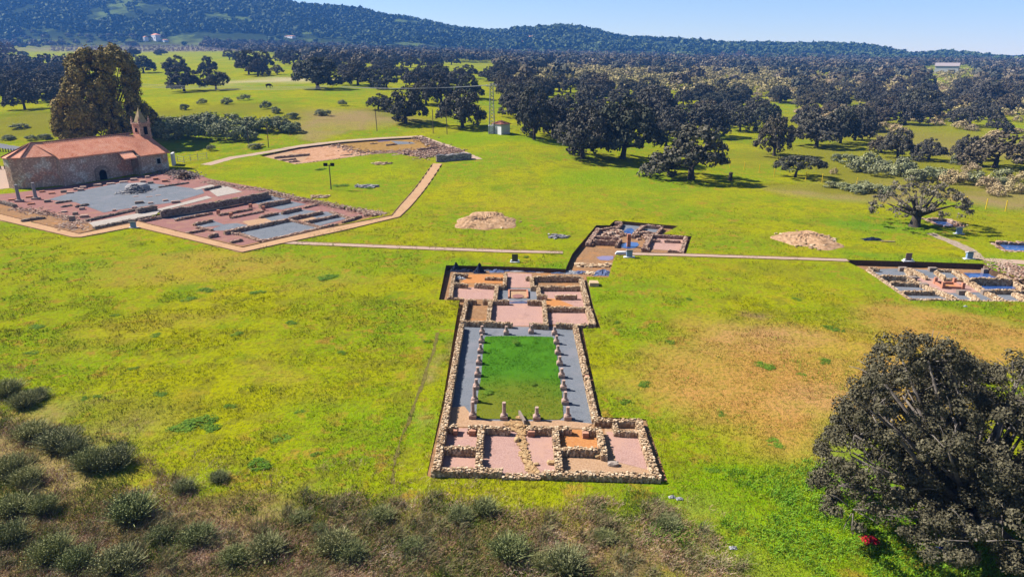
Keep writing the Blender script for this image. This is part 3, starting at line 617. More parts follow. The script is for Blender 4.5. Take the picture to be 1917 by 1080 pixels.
sheet('pool_water', PL(Z4, [(1250, 240), (1560, 242), (1650, 290), (1330, 298)]), FE, M_WATER, .035)
bas = empty('brick_basin', P(1590+1090/5.862, 470+385/5.862, FE), 0, 'rectangular red brick basin with four corner posts in the right ruin', 'basin')
cr = [P(1590+a/5.862, 470+b/5.862, FE) for a, b in [(938, 358), (1022, 410), (1240, 418), (1145, 365)]]
for i in range(4):
    a, b = cr[i], cr[(i+1) % 4]; mb = MB(); c = (a+b)/2; d = b-a
    mb.box((c.x, c.y, c.z+.17), (d.length-.3, .22, .3), rz=math.atan2(d.y, d.x), jit=.02); mb.build('basin_rim', M_BRICK, bas)
    mb = MB(); mb.box((a.x, a.y, a.z+.42), (.36, .36, .84), jit=.03, top=.9); mb.build('corner_post', M_BRICK, bas)
rel(bas)
sheet('clay_floor', PL(Z4, [(960, 360), (1030, 400), (1230, 408), (1150, 370)]), FE, M_ORANGE, .045)
for q, lb in zip([(65, 118), (330, 130), (580, 135), (790, 140)], ['pale slab on the left end of the right ruin\'s upper bank', 'second pale slab along the right ruin\'s upper bank', 'pale slab just left of the brown board', 'biggest pale slab, right of the brown board']):
    p = P(1590+q[0]/5.862, 470+q[1]/5.862, FE, .0); mb = MB(); mb.box((p.x, p.y, p.z+.32), (1.7 if 'biggest' not in lb else 1.9, 1.0, .6), jit=.1, top=.85); tag(mb.build('stone_slab', M_STONE), lb, 'slab')
tag(stones('rubble_bank', [P(a, b) for a, b in [(1885, 500), (1905, 507), (1935, 520), (1960, 535)]], Tf, M_RSTONE, 700, 1.1, .2, h=.4), 'bank of pale rubble at the right edge above the right ruin', kind='stuff')
# pool beside the old oak and pond at the right edge
FP = PD['pool']['F']; FQ = PD['pond']['F']
r1 = empty('small_pool_ruin', P(1765, 416, FP), 0, 'small stone tank with blue water behind the old spreading oak', 'ruin')
walls(r1, FP, [(1724, 408, 1764, 424, .5, .7), (1764, 424.5, 1812, 424.5, .5, .6), (1775, 410, 1811, 423, .5, .7), (1735, 409, 1775, 410, .5, .6)], .5, .6, mat=M_RSTONE, st=.4); rel(r1)
sheet('pool_water', [(1740, 414), (1768, 413), (1785, 422), (1762, 424)], FP, M_WATER, .06)
r2 = empty('square_tank_ruin', P(1890, 460, FQ), 0, 'low stone tank full of blue water cut by the right picture edge', 'ruin')
walls(r2, FQ, [(1852, 453, 1882, 470.5, .5, .7), (1882, 470.5, 1975, 471, .5, .7), (1862, 452, 1960, 455, .5, .7)], .5, .6, mat=M_RSTONE, st=.4); rel(r2)
sheet('pool_water', [(1868, 456), (1950, 456), (1965, 469), (1885, 469)], FQ, M_WATER, .1)

# ---------------------------------------------------------------- forum: upper terrace on the turf, lower terrace in its shallow pit
FF = PD['forum']['F']; Z5 = (250, 330, 4.079); Z8 = (0, 310, 5.81)
up = lambda u, v: (u/5.81, 310+v/5.81); lo = lambda u, v: (250+u/4.079, 330+v/4.079)
sheet('red_gravel_terrace', [(-60, 368), (20, 362), (150, 345), (290, 325), (345, 318), (392, 335), (500, 354), (505, 358), (309, 394), (250, 412), (190, 425), (150, 436), (0, 400), (-60, 385)], Tf, M_REDG, .03, 3)
sheet('earth_strip', [up(0, 400), up(160, 470), up(960, 620), up(1060, 680), up(870, 742), up(0, 525), up(-200, 480)], Tf, M_EARTH, .055, 3)
sheet('gravel_court', [up(520, 370), up(800, 290), up(1300, 190), up(1620, 190), up(2200, 260), lo(540, 130), lo(300, 200), up(1300, 480), up(1130, 512), up(820, 400)], Tf, M_GREY, .055, 3)
sheet('pale_slab_floor', [lo(560, 95), lo(680, 65), lo(830, 118), lo(640, 155)], Tf, M_WHITE, .075)
sheet('pale_slab_floor', [lo(450, 95), lo(600, 62), lo(620, 75), lo(480, 105)], Tf, M_WHITE, .08)
sheet('canal_bed', [up(960, 620), up(1600, 500), up(1900, 425), lo(560, 150), lo(600, 165), lo(200, 265), up(1700, 530), up(1020, 665)], Tf, M_WHITE, .085)
forum = empty('forum_ruin', P(230, 390), 0, 'broad excavated forum ruin beside the chapel with dark retaining wall and gravel courts', 'ruin')
walls(forum, Tf, [(*up(930, 590), *up(1480, 470), .35, .7), (*up(1480, 470), *up(1690, 435), .9, 1.0), (*up(1020, 668), *up(1650, 545), .35, .8), (*lo(200, 265), *lo(640, 195), 1.05, .6), (*lo(640, 195), *lo(1025, 122), 1.05, .6),
    (*up(0, 385), *up(160, 425), .5, .8), (*up(230, 590), *up(490, 555), .4, .5), (*lo(540, 95), *lo(665, 68), .5, .4), (*up(820, 440), *up(960, 415), .35, .5), (*up(660, 445), *up(780, 425), .25, .5), (*up(600, 400), *up(780, 375), .3, .5), (*lo(190, 80), *lo(420, 45), .3, .5)], .5, .8, mat=M_DSTONE, st=.32, core=M_DSTONE)
walls(forum, FF, [(*lo(850, 188), *lo(1040, 142), .6, .6), (*lo(960, 215), *lo(1190, 172), .8, .7), (*lo(700, 205), *lo(850, 182)), (*lo(380, 262), *lo(560, 230)), (*lo(30, 338), *lo(200, 305)), (*lo(200, 300), *lo(520, 240)), (*lo(320, 328), *lo(600, 275), .35), (*lo(560, 238), *lo(670, 215)),
    (*lo(960, 305), *lo(1100, 275)), (*lo(1130, 270), *lo(1275, 238), .6), (*lo(650, 290), *lo(900, 245), .35), (*lo(740, 312), *lo(990, 262), .3), (*lo(460, 360), *lo(600, 330)), (*lo(480, 385), *lo(600, 405), .3), (*lo(690, 420), *lo(1050, 350), .6, .6), (*lo(1050, 350), *lo(1180, 325), .55, .6),
    (*lo(1190, 315), *lo(1440, 265), .6, .6), (*lo(1310, 345), *lo(1560, 292), .5), (*lo(1420, 388), *lo(1560, 358), .5), (*lo(1190, 330), *lo(1430, 385), .3), (*lo(1500, 265), *lo(1680, 325), .35), (*lo(1600, 345), *lo(1735, 295), .4), (*lo(820, 440), *lo(980, 490), .25, .7), (*lo(980, 492), *lo(1420, 395), .25, .6),
    (*lo(400, 430), *lo(540, 405), .3), (*lo(570, 450), *lo(640, 435), .5), (*lo(740, 495), *lo(830, 478), .35), (*lo(750, 430), *lo(830, 440), .3), (*lo(1300, 235), *lo(1400, 212), .3)], .45, .5, mat=M_RSTONE, st=.3)
rel(forum)
for i, pts in enumerate([[(860, 192), (1050, 148), (1190, 178), (960, 215)], [(1020, 235), (1200, 190), (1320, 215), (1130, 255)], [(560, 245), (680, 212), (740, 228), (600, 265)], [(200, 325), (380, 270), (560, 245), (600, 262), (330, 325)], [(450, 365), (600, 335), (700, 372), (510, 392)],
        [(560, 415), (700, 365), (790, 358), (880, 375), (690, 415)], [(980, 315), (1240, 248), (1400, 268), (1190, 318), (1060, 345)], [(740, 430), (1090, 345), (1190, 335), (1420, 390), (990, 488)], [(1330, 300), (1470, 270), (1560, 290), (1330, 335)], [(1320, 350), (1560, 300), (1640, 320), (1420, 378)]]):
    sheet('gravel_floor', [lo(*q) for q in pts], FF, M_GREY, .03+i*.003, 3)
sheet('earth_floor', [lo(1180, 318), lo(1300, 292), lo(1400, 320), lo(1300, 345)], FF, M_TANG, .065)
sheet('mosaic_floor', [lo(830, 345), lo(1000, 318), lo(1060, 345), lo(880, 378)], FF, M_TANG, .07)
tag(cdt_sheet('red_gravel_floor', [(v.x, v.y) for v in wpoly([lo(40, 355), lo(230, 300), lo(1030, 150), lo(1500, 205), lo(1840, 292), lo(830, 530)], FF)], FF, M_REDG, 3, .02), kind='structure')
tag(stones('rubble_band', [P(*lo(*q)) for q in [(560, 40), (700, 70), (1000, 110), (1200, 160), (1500, 215), (1800, 275), (1880, 290)]], Tf, M_RSTONE, 1300, .8, .22, h=.18), 'long low band of reddish rubble along the back of the lower forum', kind='stuff')
tag(stones('rubble_band', [P(*up(*q)) for q in [(180, 470), (400, 510), (700, 570), (900, 620), (700, 650), (850, 690)]], Tf, M_RSTONE, 900, .9, .22, h=.2), 'band of loose reddish rubble at the front corner of the upper forum', kind='stuff')
tag(stones('rubble_bank', [P(310, 322), P(345, 326), P(352, 335)], Tf, M_DSTONE, 520, 1.5, .3, h=.8), 'dark rubble bank beside the white gate of the chapel', kind='stuff')
tag(stones('stone_mound', [P(*up(1480, 290))], Tf, M_SLATE, 620, 1.15, .34, h=1.9, flat=.5), 'round grey stone mound on the gravel court of the forum', 'mound')
# round shape under the mound so that it stands up
mb = MB(); c = P(*up(1500, 272)); mb.lathe([(2.4, 0), (2.3, .9), (1.8, 1.35), (.3, 1.5)], c, 14); o = mb.build('core', M_SLATE); mo = bpy.data.objects['stone_mound']; o.parent = mo
BR = stones('dark_boulder', [P(346, 334.5)], Tf, M_DARKEARTH, 60, .45, .8, h=1.3); tag(BR, 'dark earth lump at the upper right corner of the forum terrace', 'boulder')
# pedestals and blocks on the upper terrace
def block(u, v, w, d, h, mat, label, name='pedestal', rz=.5):
    p = P(*up(u, v)); mb = MB(); mb.box((0, 0, h/2-.02), (w, d, h), jit=.03); mb.box((0, 0, h-.03), (w*.86, d*.86, .1), jit=.02)
    o = mb.build(name, mat); o.location = p; o.rotation_euler = (0, 0, rz+RS.uniform(-.08, .08)); return tag(o, label, 'stone block')
BL = [(1060, 218, 1.5, 1.1, 'first of the bigger pale pedestals under the chapel wall, left end'), (1205, 200, 1.6, 1.1, 'pale pedestal below the chapel door, second from left'), (1345, 180, 1.6, 1.1, 'pale pedestal below the chapel door, third from left'), (1458, 158, 1.4, 1.0, 'pale pedestal under the chapel porch, fourth from left'),
      (1555, 178, 1.1, .9, 'block left of two red ones near the stone mound'), (1640, 192, 1.1, .9, 'dark block just above the stone mound'), (1605, 130, .9, .7, 'small block at the edge of the chapel shadow'), (1695, 150, 1.1, .9, 'reddish block right of the chapel shadow'), (1795, 172, 1.2, .9, 'reddish block farthest right on the red terrace'),
      (905, 245, 1.2, .9, 'block pair under the apse, rear one'), (880, 270, 1.1, .9, 'block pair under the apse, front one'), (830, 262, .9, .8, 'small block left of the block pair'), (762, 298, 1.2, .7, 'low block at the left tip of the gravel court'), (695, 288, 1.1, .8, 'dark block on red gravel left of the court'),
      (565, 303, 1.1, .8, 'low reddish block midway to the right column'), (460, 286, 1.0, .8, 'low reddish block behind the right column'), (318, 345, 1.1, .8, 'low reddish block between the two columns'), (135, 374, 1.2, .8, 'low reddish block left of the left column'), (340, 420, 1.2, .8, 'low reddish block in front of the two columns'),
      (520, 393, 1.1, .9, 'dark block just right of the right column'), (895, 475, .9, .8, 'lone block on red gravel near the court corner'), (700, 505, .9, .7, 'low block on red gravel near the rubble band'), (822, 530, .8, .7, 'small dark block near the canal end'),
      (790, 600, .9, .9, 'tall dark block beside the canal end'), (920, 560, 1.3, .8, 'pale block above the canal end'), (1465, 458, .8, .6, 'small block at the lower edge of the court'), (1640, 412, .9, .6, 'block at the lower edge of the court, left of two'), (1800, 382, .9, .7, 'block at the lower edge of the court, right of two'),
      (1515, 408, 1.5, .8, 'dark slab lying on the gravel court'), (1625, 338, 1.2, .5, 'thin pale slab on the gravel court'), (1722, 322, 1.0, .5, 'thin pale slab right of the stone mound'), (1478, 335, 1.0, .5, 'thin slab at the foot of the stone mound'), (1915, 403, 1.6, .6, 'brown block near the retaining wall'), (1245, 490, .6, .5, 'tiny block on the red strip below the court')]
for u, v, w, d, lb in BL:
    block(u, v+6, w, d, .12 if 'thin' in lb else .3 if 'low' in lb else .45 if 'tall' not in lb else .9, M_DSTONE if 'dark' in lb else M_BRICK if 'redd' in lb else M_COLUMN, lb)
for (u, v), lb in zip([(212, 395), (393, 370)], ['left of the two grey standing column shafts by the chapel', 'right of the two grey standing column shafts by the chapel']):
    r = empty('standing_column', P(*up(u, v)), 0, lb, 'column', 'grey column shafts on the forum'); mb = MB(); mb.box((0, 0, .2), (1.15, 1.15, .4), jit=.02); mb.build('pedestal', M_COLUMN, r)
    mb = MB(); mb.lathe([(.42, .4), (.36, .5), (.31, .6), (.29, 2.2), (.27, 3.1), (.3, 3.15), (.3, 3.3)], n=14); mb.build('shaft', M_SLATE, r)
# little brick features on the lower terrace
for i, (a, b) in enumerate([((650, 292), (895, 245)), ((745, 312), (995, 262))]):
    for q in (a, b):
        p = P(*lo(*q), FF); mb = MB(); mb.box((p.x, p.y, p.z+.4), (.5, .5, .8), jit=.04)
        tag(mb.build('brick_pier', M_BRICK), f'low brick pier at the {"left" if q is a else "right"} end of the {"upper" if i == 0 else "lower"} of two thin brick walls', 'brick pier')

# ---------------------------------------------------------------- north excavation
FN = PD['north']['F']; Z9 = (480, 235, 4.458); nn = lambda u, v: (480+u/4.458, 235+v/4.458)
sheet('pink_floor', [nn(240, 215), nn(640, 165), nn(820, 215), nn(740, 265), nn(380, 310), nn(440, 250)], FN, speck('salmon earth', [(.33, .17, .09), (.5, .28, .17), (.6, .38, .26)], 1.5, .05, bigcol=(.36, .17, .08)), .02, 3)
sheet('ochre_floor', [nn(660, 150), nn(1000, 112), nn(1330, 95), nn(1500, 170), nn(1340, 205), nn(860, 225), nn(760, 180)], FN, speck('ochre earth', [(.22, .13, .04), (.32, .19, .06), (.4, .24, .1)], 1, .03), .025, 3)
sheet('puddle', [nn(980, 112), nn(1060, 98), nn(1110, 108), nn(1115, 130), nn(1020, 138)], FN, M_MUDW, .05)
sheet('gravel_floor', [nn(1120, 128), nn(1300, 140), nn(1330, 152), nn(1180, 160)], FN, M_GREY, .045)
north = empty('north_ruin', P(690, 280, FN), 0, 'far excavation of orange earth with a dark stone bastion at its right end', 'ruin')
walls(north, FN, [(*nn(330, 322), *nn(960, 240), .35, .6), (*nn(150, 262), *nn(440, 235), .5, .5), (*nn(40, 238), *nn(150, 225), .4, .6), (*nn(200, 288), *nn(330, 275), .3), (*nn(270, 300), *nn(360, 292), .3), (*nn(860, 262), *nn(1050, 232), .4, .9), (*nn(1130, 250), *nn(1270, 225), .5, .8), (*nn(1340, 195), *nn(1510, 172), .9, .8),
    (*nn(1080, 160), *nn(1170, 150), .4, .5), (*nn(950, 152), *nn(1010, 148), .2, .4), (*nn(700, 248), *nn(800, 242), .15, .4), (*nn(1250, 215), *nn(1480, 215), .3, 1.2)], .4, .6, mat=M_RSTONE, st=.5)
a = P(*nn(1500, 262), Tf, 1.2); b = P(*nn(1790, 240), Tf, 1.2)
wall_obj(north, a, b, Tf, 1.5, 1.5, M_SLATE, M_DSTONE, .5, name='bastion')
rel(north)
tag(stones('stone_field', [P(*nn(*q)) for q in [(1360, 100), (1440, 150), (1560, 190), (1680, 215), (1600, 225), (1480, 240), (1340, 225), (1420, 270), (1520, 200)]], Tf, M_RSTONE, 1200, 1.4, .3, h=.3), 'spread of pale stones behind the dark bastion of the far excavation', kind='stuff')
tag(stones('excavation_rubble', [P(*nn(*q), FN) for q in [(640, 160), (760, 190), (860, 225), (980, 235), (1060, 225), (1180, 230), (1280, 205)]], FN, M_RSTONE, 420, 1.5, .28, h=.25), 'reddish stones strewn across the middle of the far excavation', kind='stuff')
for cx_, cy_, w_, n_, m_, s_, lb in [(713, 307, 30, 90, M_STONE, .4, 'heap of pale stones on the grass below the far excavation'), (687, 350, 45, 110, M_SLATE, .45, 'low heap of grey and white slabs on the grass beside the lamp post'), (1045, 444, 30, 60, M_SLATE, .32, 'thin strip of grey rubble on the grass left of the bath ruin'), (600, 369, 32, 50, M_STONE, .4, 'flat pale slabs on the grass edge above the lower forum')]:
    a = P(cx_-w_*.35, cy_); b = P(cx_+w_*.35, cy_); tag(stones('stone_heap', [a, b], Tf, m_, n_, .6, s_, h=.35), lb, 'stones')
# two spoil heaps
def spoil(px, py, wpx_, dpx, h, label, seed, mat, dent=0):
    c = P(px, py); rx = wpx(c, wpx_)/2; ry = abs(P(px, py-dpx/2).y-P(px, py+dpx/2).y)/2; rs = np.random.RandomState(seed); V = []; Fc = []; n, m_ = 54, 16
    for i in range(m_):
        for k in range(n):
            r = (i+.3)/(m_-1); t = 2*math.pi*k/n; e = 1+.12*math.sin(3*t+seed)+.07*math.sin(7*t); x = rx*r*math.cos(t)*e; y = ry*r*math.sin(t)*e
            z = h*(1-r**2)*(1 if not dent else min(1, .35+1.6*abs(r-.1))) + rs.uniform(-1, 1)*h*.2*(1-r*.6) + .12*h*math.sin(x*2.3+seed)*math.sin(y*1.9)*(1-r)
            V.append((c.x+x, c.y+y, Tf(c.x+x, c.y+y)+max(z, -.02) if i < m_-1 else Tf(c.x+x, c.y+y)-.05))
    for i in range(m_-1):
        for k in range(n): Fc.append((i*n+k, (i+1)*n+k, (i+1)*n+(k+1) % n, i*n+(k+1) % n))
    Fc.append(tuple(range(n))); o = tag(pymesh('spoil_heap', V, Fc, mat), label, 'earth heap')
    pts = []
    for k in range(40): t = rs.uniform(0, 6.28); pts.append(c+Vector((rx*.75*math.cos(t), ry*.75*math.sin(t), 0)))
    s = stones('loose_stones', pts, Tf, M_STONE, 260, .7, .3, h=.35, parent=o); return o
M_SPOIL = speck('spoil earth', [(.24, .13, .07), (.42, .26, .15), (.58, .39, .25)], 1.2, .2)
spoil(910, 414, 112, 34, .85, 'round heap of pale spoil earth with a grassy hollow on the middle lawn', 3, M_SPOIL, 1)
spoil(1512, 449, 112, 34, .8, 'long heap of pale spoil earth between the path and the old oak', 5, M_SPOIL)

# ---------------------------------------------------------------- paths
def path_sheet(name, px, mat, dz=.03):
    D = densify([(v.x, v.y) for v in wpoly(px)], .8); return tag(cdt_sheet(name, [(x+RS.uniform(-.17, .17), y+RS.uniform(-.2, .2)) for x, y in D], Tf, mat, 3, dz, dens=3), kind='structure')
def edging(pxs, label, h=.12):
    mb = MB(); w = [P(a, b) for a, b in pxs]
    for a, b in zip(w[:-1], w[1:]):
        n = max(1, int((b-a).length/4)); pa = a
        for k in range(n):
            pb = a+(b-a)*(k+1)/n; pb.z = Tf(pb.x, pb.y); d = pb-pa; c = (pa+pb)/2; mb.box((c.x, c.y, c.z+h/2-.02), (d.length, .13, h+.06), rz=math.atan2(d.y, d.x)); pa = pb
    return tag(mb.build('path_edging', M_EDGE), label, 'edging')
A1 = [(-80, 383), (0, 401), (148, 438), (244, 418), (257, 414.5), (453.5, 463.6), (600, 430), (733, 404), (750.4, 382.7), (810.5, 306.4)]
B1 = [(-80, 392), (0, 413), (136, 445), (152, 445), (243, 427.5), (262, 427.5), (453.5, 473.4), (520, 458.5), (640, 433), (748, 407), (766, 390), (828, 306.4)]
path_sheet('path', A1+B1[::-1], M_PATH)
edging(A1, 'timber edging along the inner side of the broad sand path'); edging(B1, 'timber edging along the outer side of the broad sand path')
A2 = [(547.6, 452.4), (700, 458.5), (940, 467.9), (1055, 471)]; B2 = [(530, 457), (700, 464), (940, 473.2), (1054, 475.5)]
path_sheet('path', A2+B2[::-1], M_PATH2, .035); edging(A2, 'far edging of the thin path left of the villa', .07); edging(B2, 'near edging of the thin path left of the villa', .07)
A3 = [(1160, 472.5), (1290, 475.5), (1583, 485)]; B3 = [(1156, 477.5), (1290, 480.5), (1590, 490)]
path_sheet('path', A3+B3[::-1], M_PATH2, .035); edging(A3, 'far edging of the thin path right of the villa', .07); edging(B3, 'near edging of the thin path right of the villa', .07)
path_sheet('path', [(1825, 484), (1860, 484), (1990, 493), (1990, 500), (1860, 492)], M_PATH2, .035)
path_sheet('stony_path', [(1735, 438), (1745, 436), (1790, 452), (1830, 470), (1842, 484), (1822, 486), (1805, 470), (1775, 455)], speck('stony track', [(.2, .15, .1), (.36, .27, .2), (.5, .42, .33)], 2, .05), .03)
C5 = [(376, 308), (430, 294), (482, 286), (560, 272), (640, 263), (704, 258.5), (790, 254), (806, 260), (850, 275), (903, 298)]
D5 = [(395, 310), (440, 297), (484, 290), (562, 276), (640, 266), (704, 261.5), (783, 257), (800, 264), (846, 279), (885, 300)]
path_sheet('path', C5+D5[::-1], M_PATH2, .03)
path_sheet('road', [(-60, 262), (0, 269), (42, 276), (34, 284), (0, 278), (-60, 272)], speck('asphalt', [(.15, .15, .17), (.24, .24, .26)], 3, 0), .04)
path_sheet('dirt_track', [(-60, 312), (12, 312), (22, 352), (-60, 362)], M_PATH2, .04)
# gravelly worn strip beside the villa
0 and path_sheet('worn_strip', [(738, 900), (742, 898), (800, 690), (820, 640), (835, 640), (818, 720), (790, 840), (775, 900)], speck('worn turf', [(.2, .24, .02), (.24, .22, .06), (.34, .28, .15)], 1.5, .05), .02)
mb = MB(); w = [P(a, b) for a, b in [(733, 905), (738, 875), (741, 850), (751, 822), (765, 790), (774, 762), (790, 720), (800, 686), (812, 655), (818, 622)]]
for a, b in zip(w[:-1], w[1:]): d = b-a; c = (a+b)/2; mb.box((c.x, c.y, -.0), (d.length+.1, .13, .03), rz=math.atan2(d.y, d.x), jit=.03)
Lw = [(v.x+.10+.12*math.sin(v.y*1.7), v.y) for v in w]+[(v.x-.12, v.y) for v in w[::-1]]; D = densify(Lw, .5); tag(cdt_sheet('narrow_ditch', [(x+RS.uniform(-.07, .07), y) for x, y in D], Tf, speck('damp worn turf', [(.1, .1, .02), (.16, .13, .04), (.22, .2, .05)], 3, .03), 3, .012, dens=3), kind='structure')
# ---------------------------------------------------------------- trees and bushes
def leafmat(name, cols, isl=.75, rough=.75):
    g = NG(name); f = g.math('ADD', g.math('MULTIPLY', g.isl, isl), g.math('MULTIPLY', g.noise(.9, 3, .7), 1-isl)); n = len(cols)
    g.b.inputs['Specular IOR Level'].default_value = .05
    oi = g.t.nodes.new('ShaderNodeObjectInfo'); c = g.ramp(f, [(.1+.8*i/(n-1), q) for i, q in enumerate(cols)])
    return g.done(g.mix(1.0, c, g.ramp(oi.outputs['Random'], [(0, (.95, 1.02, .85)), (.35, (1.1, 1.05, 1.08)), (.7, (1.45, 1.35, 1.2)), (1, (1.1, 1.12, .95))]), 'MULTIPLY'), rough)
M_OAK = leafmat('holm oak leaves', [(.045, .048, .036), (.085, .084, .066), (.15, .14, .115)])
M_OAKB = leafmat('brownish oak leaves', [(.055, .05, .032), (.11, .096, .065), (.19, .16, .12)])
M_GALL = leafmat('grey oak leaves', [(.08, .075, .048), (.16, .145, .1), (.26, .235, .18)])
M_NEAR = leafmat('near oak leaves', [(.05, .043, .028), (.092, .08, .054), (.135, .116, .08), (.21, .18, .13)], .6)
M_EUC = leafmat('eucalyptus leaves', [(.1, .085, .02), (.24, .18, .05), (.42, .3, .1)])
M_GREYB = leafmat('grey green bush leaves', [(.11, .13, .06), (.22, .24, .13), (.34, .35, .22)])
M_TANB = leafmat('dry bush twigs', [(.22, .17, .09), (.38, .3, .17), (.52, .42, .27)])
M_DKB = leafmat('dark broom', [(.13, .15, .06), (.26, .28, .12), (.42, .41, .22)])
M_BARE = leafmat('bare twigs', [(.12, .075, .07), (.2, .14, .13), (.28, .2, .18)])
M_BARK = speck('oak bark', [(.035, .028, .022), (.08, .065, .052), (.13, .11, .09)], 6, .04)
def quads(C, N, sz, asp=1.0, jit=.25):
    n = len(C); R = RS.normal(size=(n, 3)); U = np.cross(N, R); U /= np.linalg.norm(U, axis=1)[:, None]+1e-9; Wv = np.cross(N, U)
    sz = np.asarray(sz)*np.ones(n); s = sz[:, None]*.5; a = U*s; b = Wv*s*asp
    V = np.stack([C-a-b, C+a-b, C+a+b, C-a+b], 1)+RS.uniform(-jit, jit, (n, 4, 3))*sz[:, None, None]
    return V.reshape(-1, 3), np.arange(4*n).reshape(n, 4)
def sph(n, up=-.45):
    out = np.zeros((0, 3))
    while len(out) < n:
        q = RS.normal(size=(n*2, 3)); q /= np.linalg.norm(q, axis=1)[:, None]; out = np.concatenate([out, q[q[:, 2] > up]])
    return out[:n]
def crown_cloud(lobes, nsub, rsub, nleaf, size, drop=.0, asp=1.0, fill=.25, squash=1.0):
    """leaf quads on clumps that stud the lobes (x, y, z, rx, rz)."""
    Cs = []; Ns = []; L = np.array(lobes)
    for i, (x, y, z, r, rz_) in enumerate(L):
        d = sph(nsub); k = RS.uniform(.8, 1.02, (nsub, 1)); sc = np.array([x, y, z])+d*np.array([r, r, rz_])*k
        keep = np.ones(nsub, bool)
        for j, (X, Y, Z, R_, RZ) in enumerate(L):
            if j != i: keep &= (((sc[:, 0]-X)/R_)**2+((sc[:, 1]-Y)/R_)**2+((sc[:, 2]-Z)/RZ)**2) > .62
        sc = sc[keep]; dd = d[keep]
        if drop: q = RS.rand(len(sc)) > drop; sc = sc[q]; dd = dd[q]
        for c, dn in zip(sc, dd):
            rr = rsub*RS.uniform(.6, 1.3); e = sph(nleaf, -.7); p = c+e*rr*RS.uniform(.55, 1.0, (nleaf, 1))*np.array([1, 1, squash])
            Cs.append(p); nn_ = e+.35*dn+RS.normal(size=(nleaf, 3))*.45; Ns.append(nn_/np.linalg.norm(nn_, axis=1)[:, None])
    C = np.concatenate(Cs); N = np.concatenate(Ns); return quads(C, N, size*RS.uniform(.6, 1.35, len(C)), asp)
def oak_lobes(rs, R=5.0, H=8.0, n=13, lean=0.0, base=2.2):
    L = [(lean, 0, H-2.2, R*.5, 1.9)]
    for k in range(n):
        a = 2*math.pi*k*.618+rs.uniform(-.3, .3); t = rs.rand(); rr = R*(.35+.45*rs.rand()); z = base-.1+(H-base-2.1)*max(0, 1-(rr/R/.8)**2)*rs.uniform(.75, 1.1)+rs.uniform(0, 1.3)
        r = R*rs.uniform(.3, .42); L.append((lean+rr*math.cos(a), rr*math.sin(a), z, r, r*.8))
    return L
def limbs(mb, rs, L, h0, r0, lean=0.0, every=2, top=None):
    fork = Vector((lean*.35, 0, h0)); mb.tube([(0, 0, -.3), (.05, .03, .1), (lean*.15, 0, h0*.55), fork], [r0*1.7, r0*1.15, r0*.9, r0*.85], 9)
    for i, q in enumerate(L[::every]):
        e = Vector(q[:3]); m = fork.lerp(e, .5)+Vector((rs.uniform(-.4, .4), rs.uniform(-.4, .4), rs.uniform(-.5, .2))); mb.tube([fork-Vector((0, 0, .15)), m, e], [r0*.5, r0*.3, r0*.1], 6)
def oak(seed, mat, R=5.0, H=8.0, n=16, lean=0., nsub=17, rsub=.7, nleaf=34, size=.27, drop=0., base=.9, r0=.4, squash=1., every=3):
    global RS
    keep = RS; RS = np.random.RandomState(seed); rs = RS
    L = oak_lobes(rs, R, H, n, lean, base); V, Fc = crown_cloud(L, nsub, rsub, nleaf, size, drop, squash=squash)
    c = npmesh('crown', V, Fc, mat); mb = MB(); limbs(mb, rs, L, base*.85 if base > 1.6 else 1.75, r0, lean, every); t = mb.build('trunk', M_BARK, smooth=True); RS = keep
    me = (c.data, t.data); bpy.data.objects.remove(c); bpy.data.objects.remove(t); return me
OAKS = [oak(101+i, M_OAK, lean=(0, .4, -.5, 0, .3, -.2)[i], n=(17, 14, 19, 16, 18, 14)[i], H=(8, 7.6, 8.4, 8, 7.4, 8.2)[i]) for i in range(6)]
OAKB = [oak(131+i, M_OAKB, lean=(0, .5, -.4)[i], n=(16, 18, 14)[i], drop=.1) for i in range(3)]
OAKG = [oak(151+i, M_GALL, R=4.2, H=6.5, n=10, drop=.22, size=.3, nleaf=22) for i in range(2)]
UMB = oak(171, M_OAK, R=5.2, H=6.2, n=17, lean=1.0, base=2.9, r0=.3)
def tree(meshes, p, w, h, label, group=None, rz=None, nameit='holm_oak', cat='tree', base=(10.6, 8.7)):
    r = bpy.data.objects.new(nameit, None); COL.objects.link(r); r.location = (p.x, p.y, p.z-.05); r.empty_display_size = 1
    r.rotation_euler = (0, 0, RS.uniform(0, 6.28) if rz is None else rz); r.scale = (w/base[0], w/base[0], h/base[1]); tag(r, label, cat, group)
    for nm, me in zip(('crown', 'trunk'), meshes): o = bpy.data.objects.new(nm, me); COL.objects.link(o); o.parent = r
    return r
NTREE = 0; USED = []
def T_(bx, by, w, h, kind, label, group=None, rz=None):
    global NTREE
    p = P(bx, by); W_ = wpx(p, w); H_ = wpx(p, h)/.97; me = {'o': OAKS, 'b': OAKB, 'g': OAKG}.get(kind)
    me = UMB if kind == 'u' else me[RS.randint(len(me))]
    NTREE += 1; USED.append((p.x, p.y, W_)); return tree(me, p, W_, H_, label, group, rz)
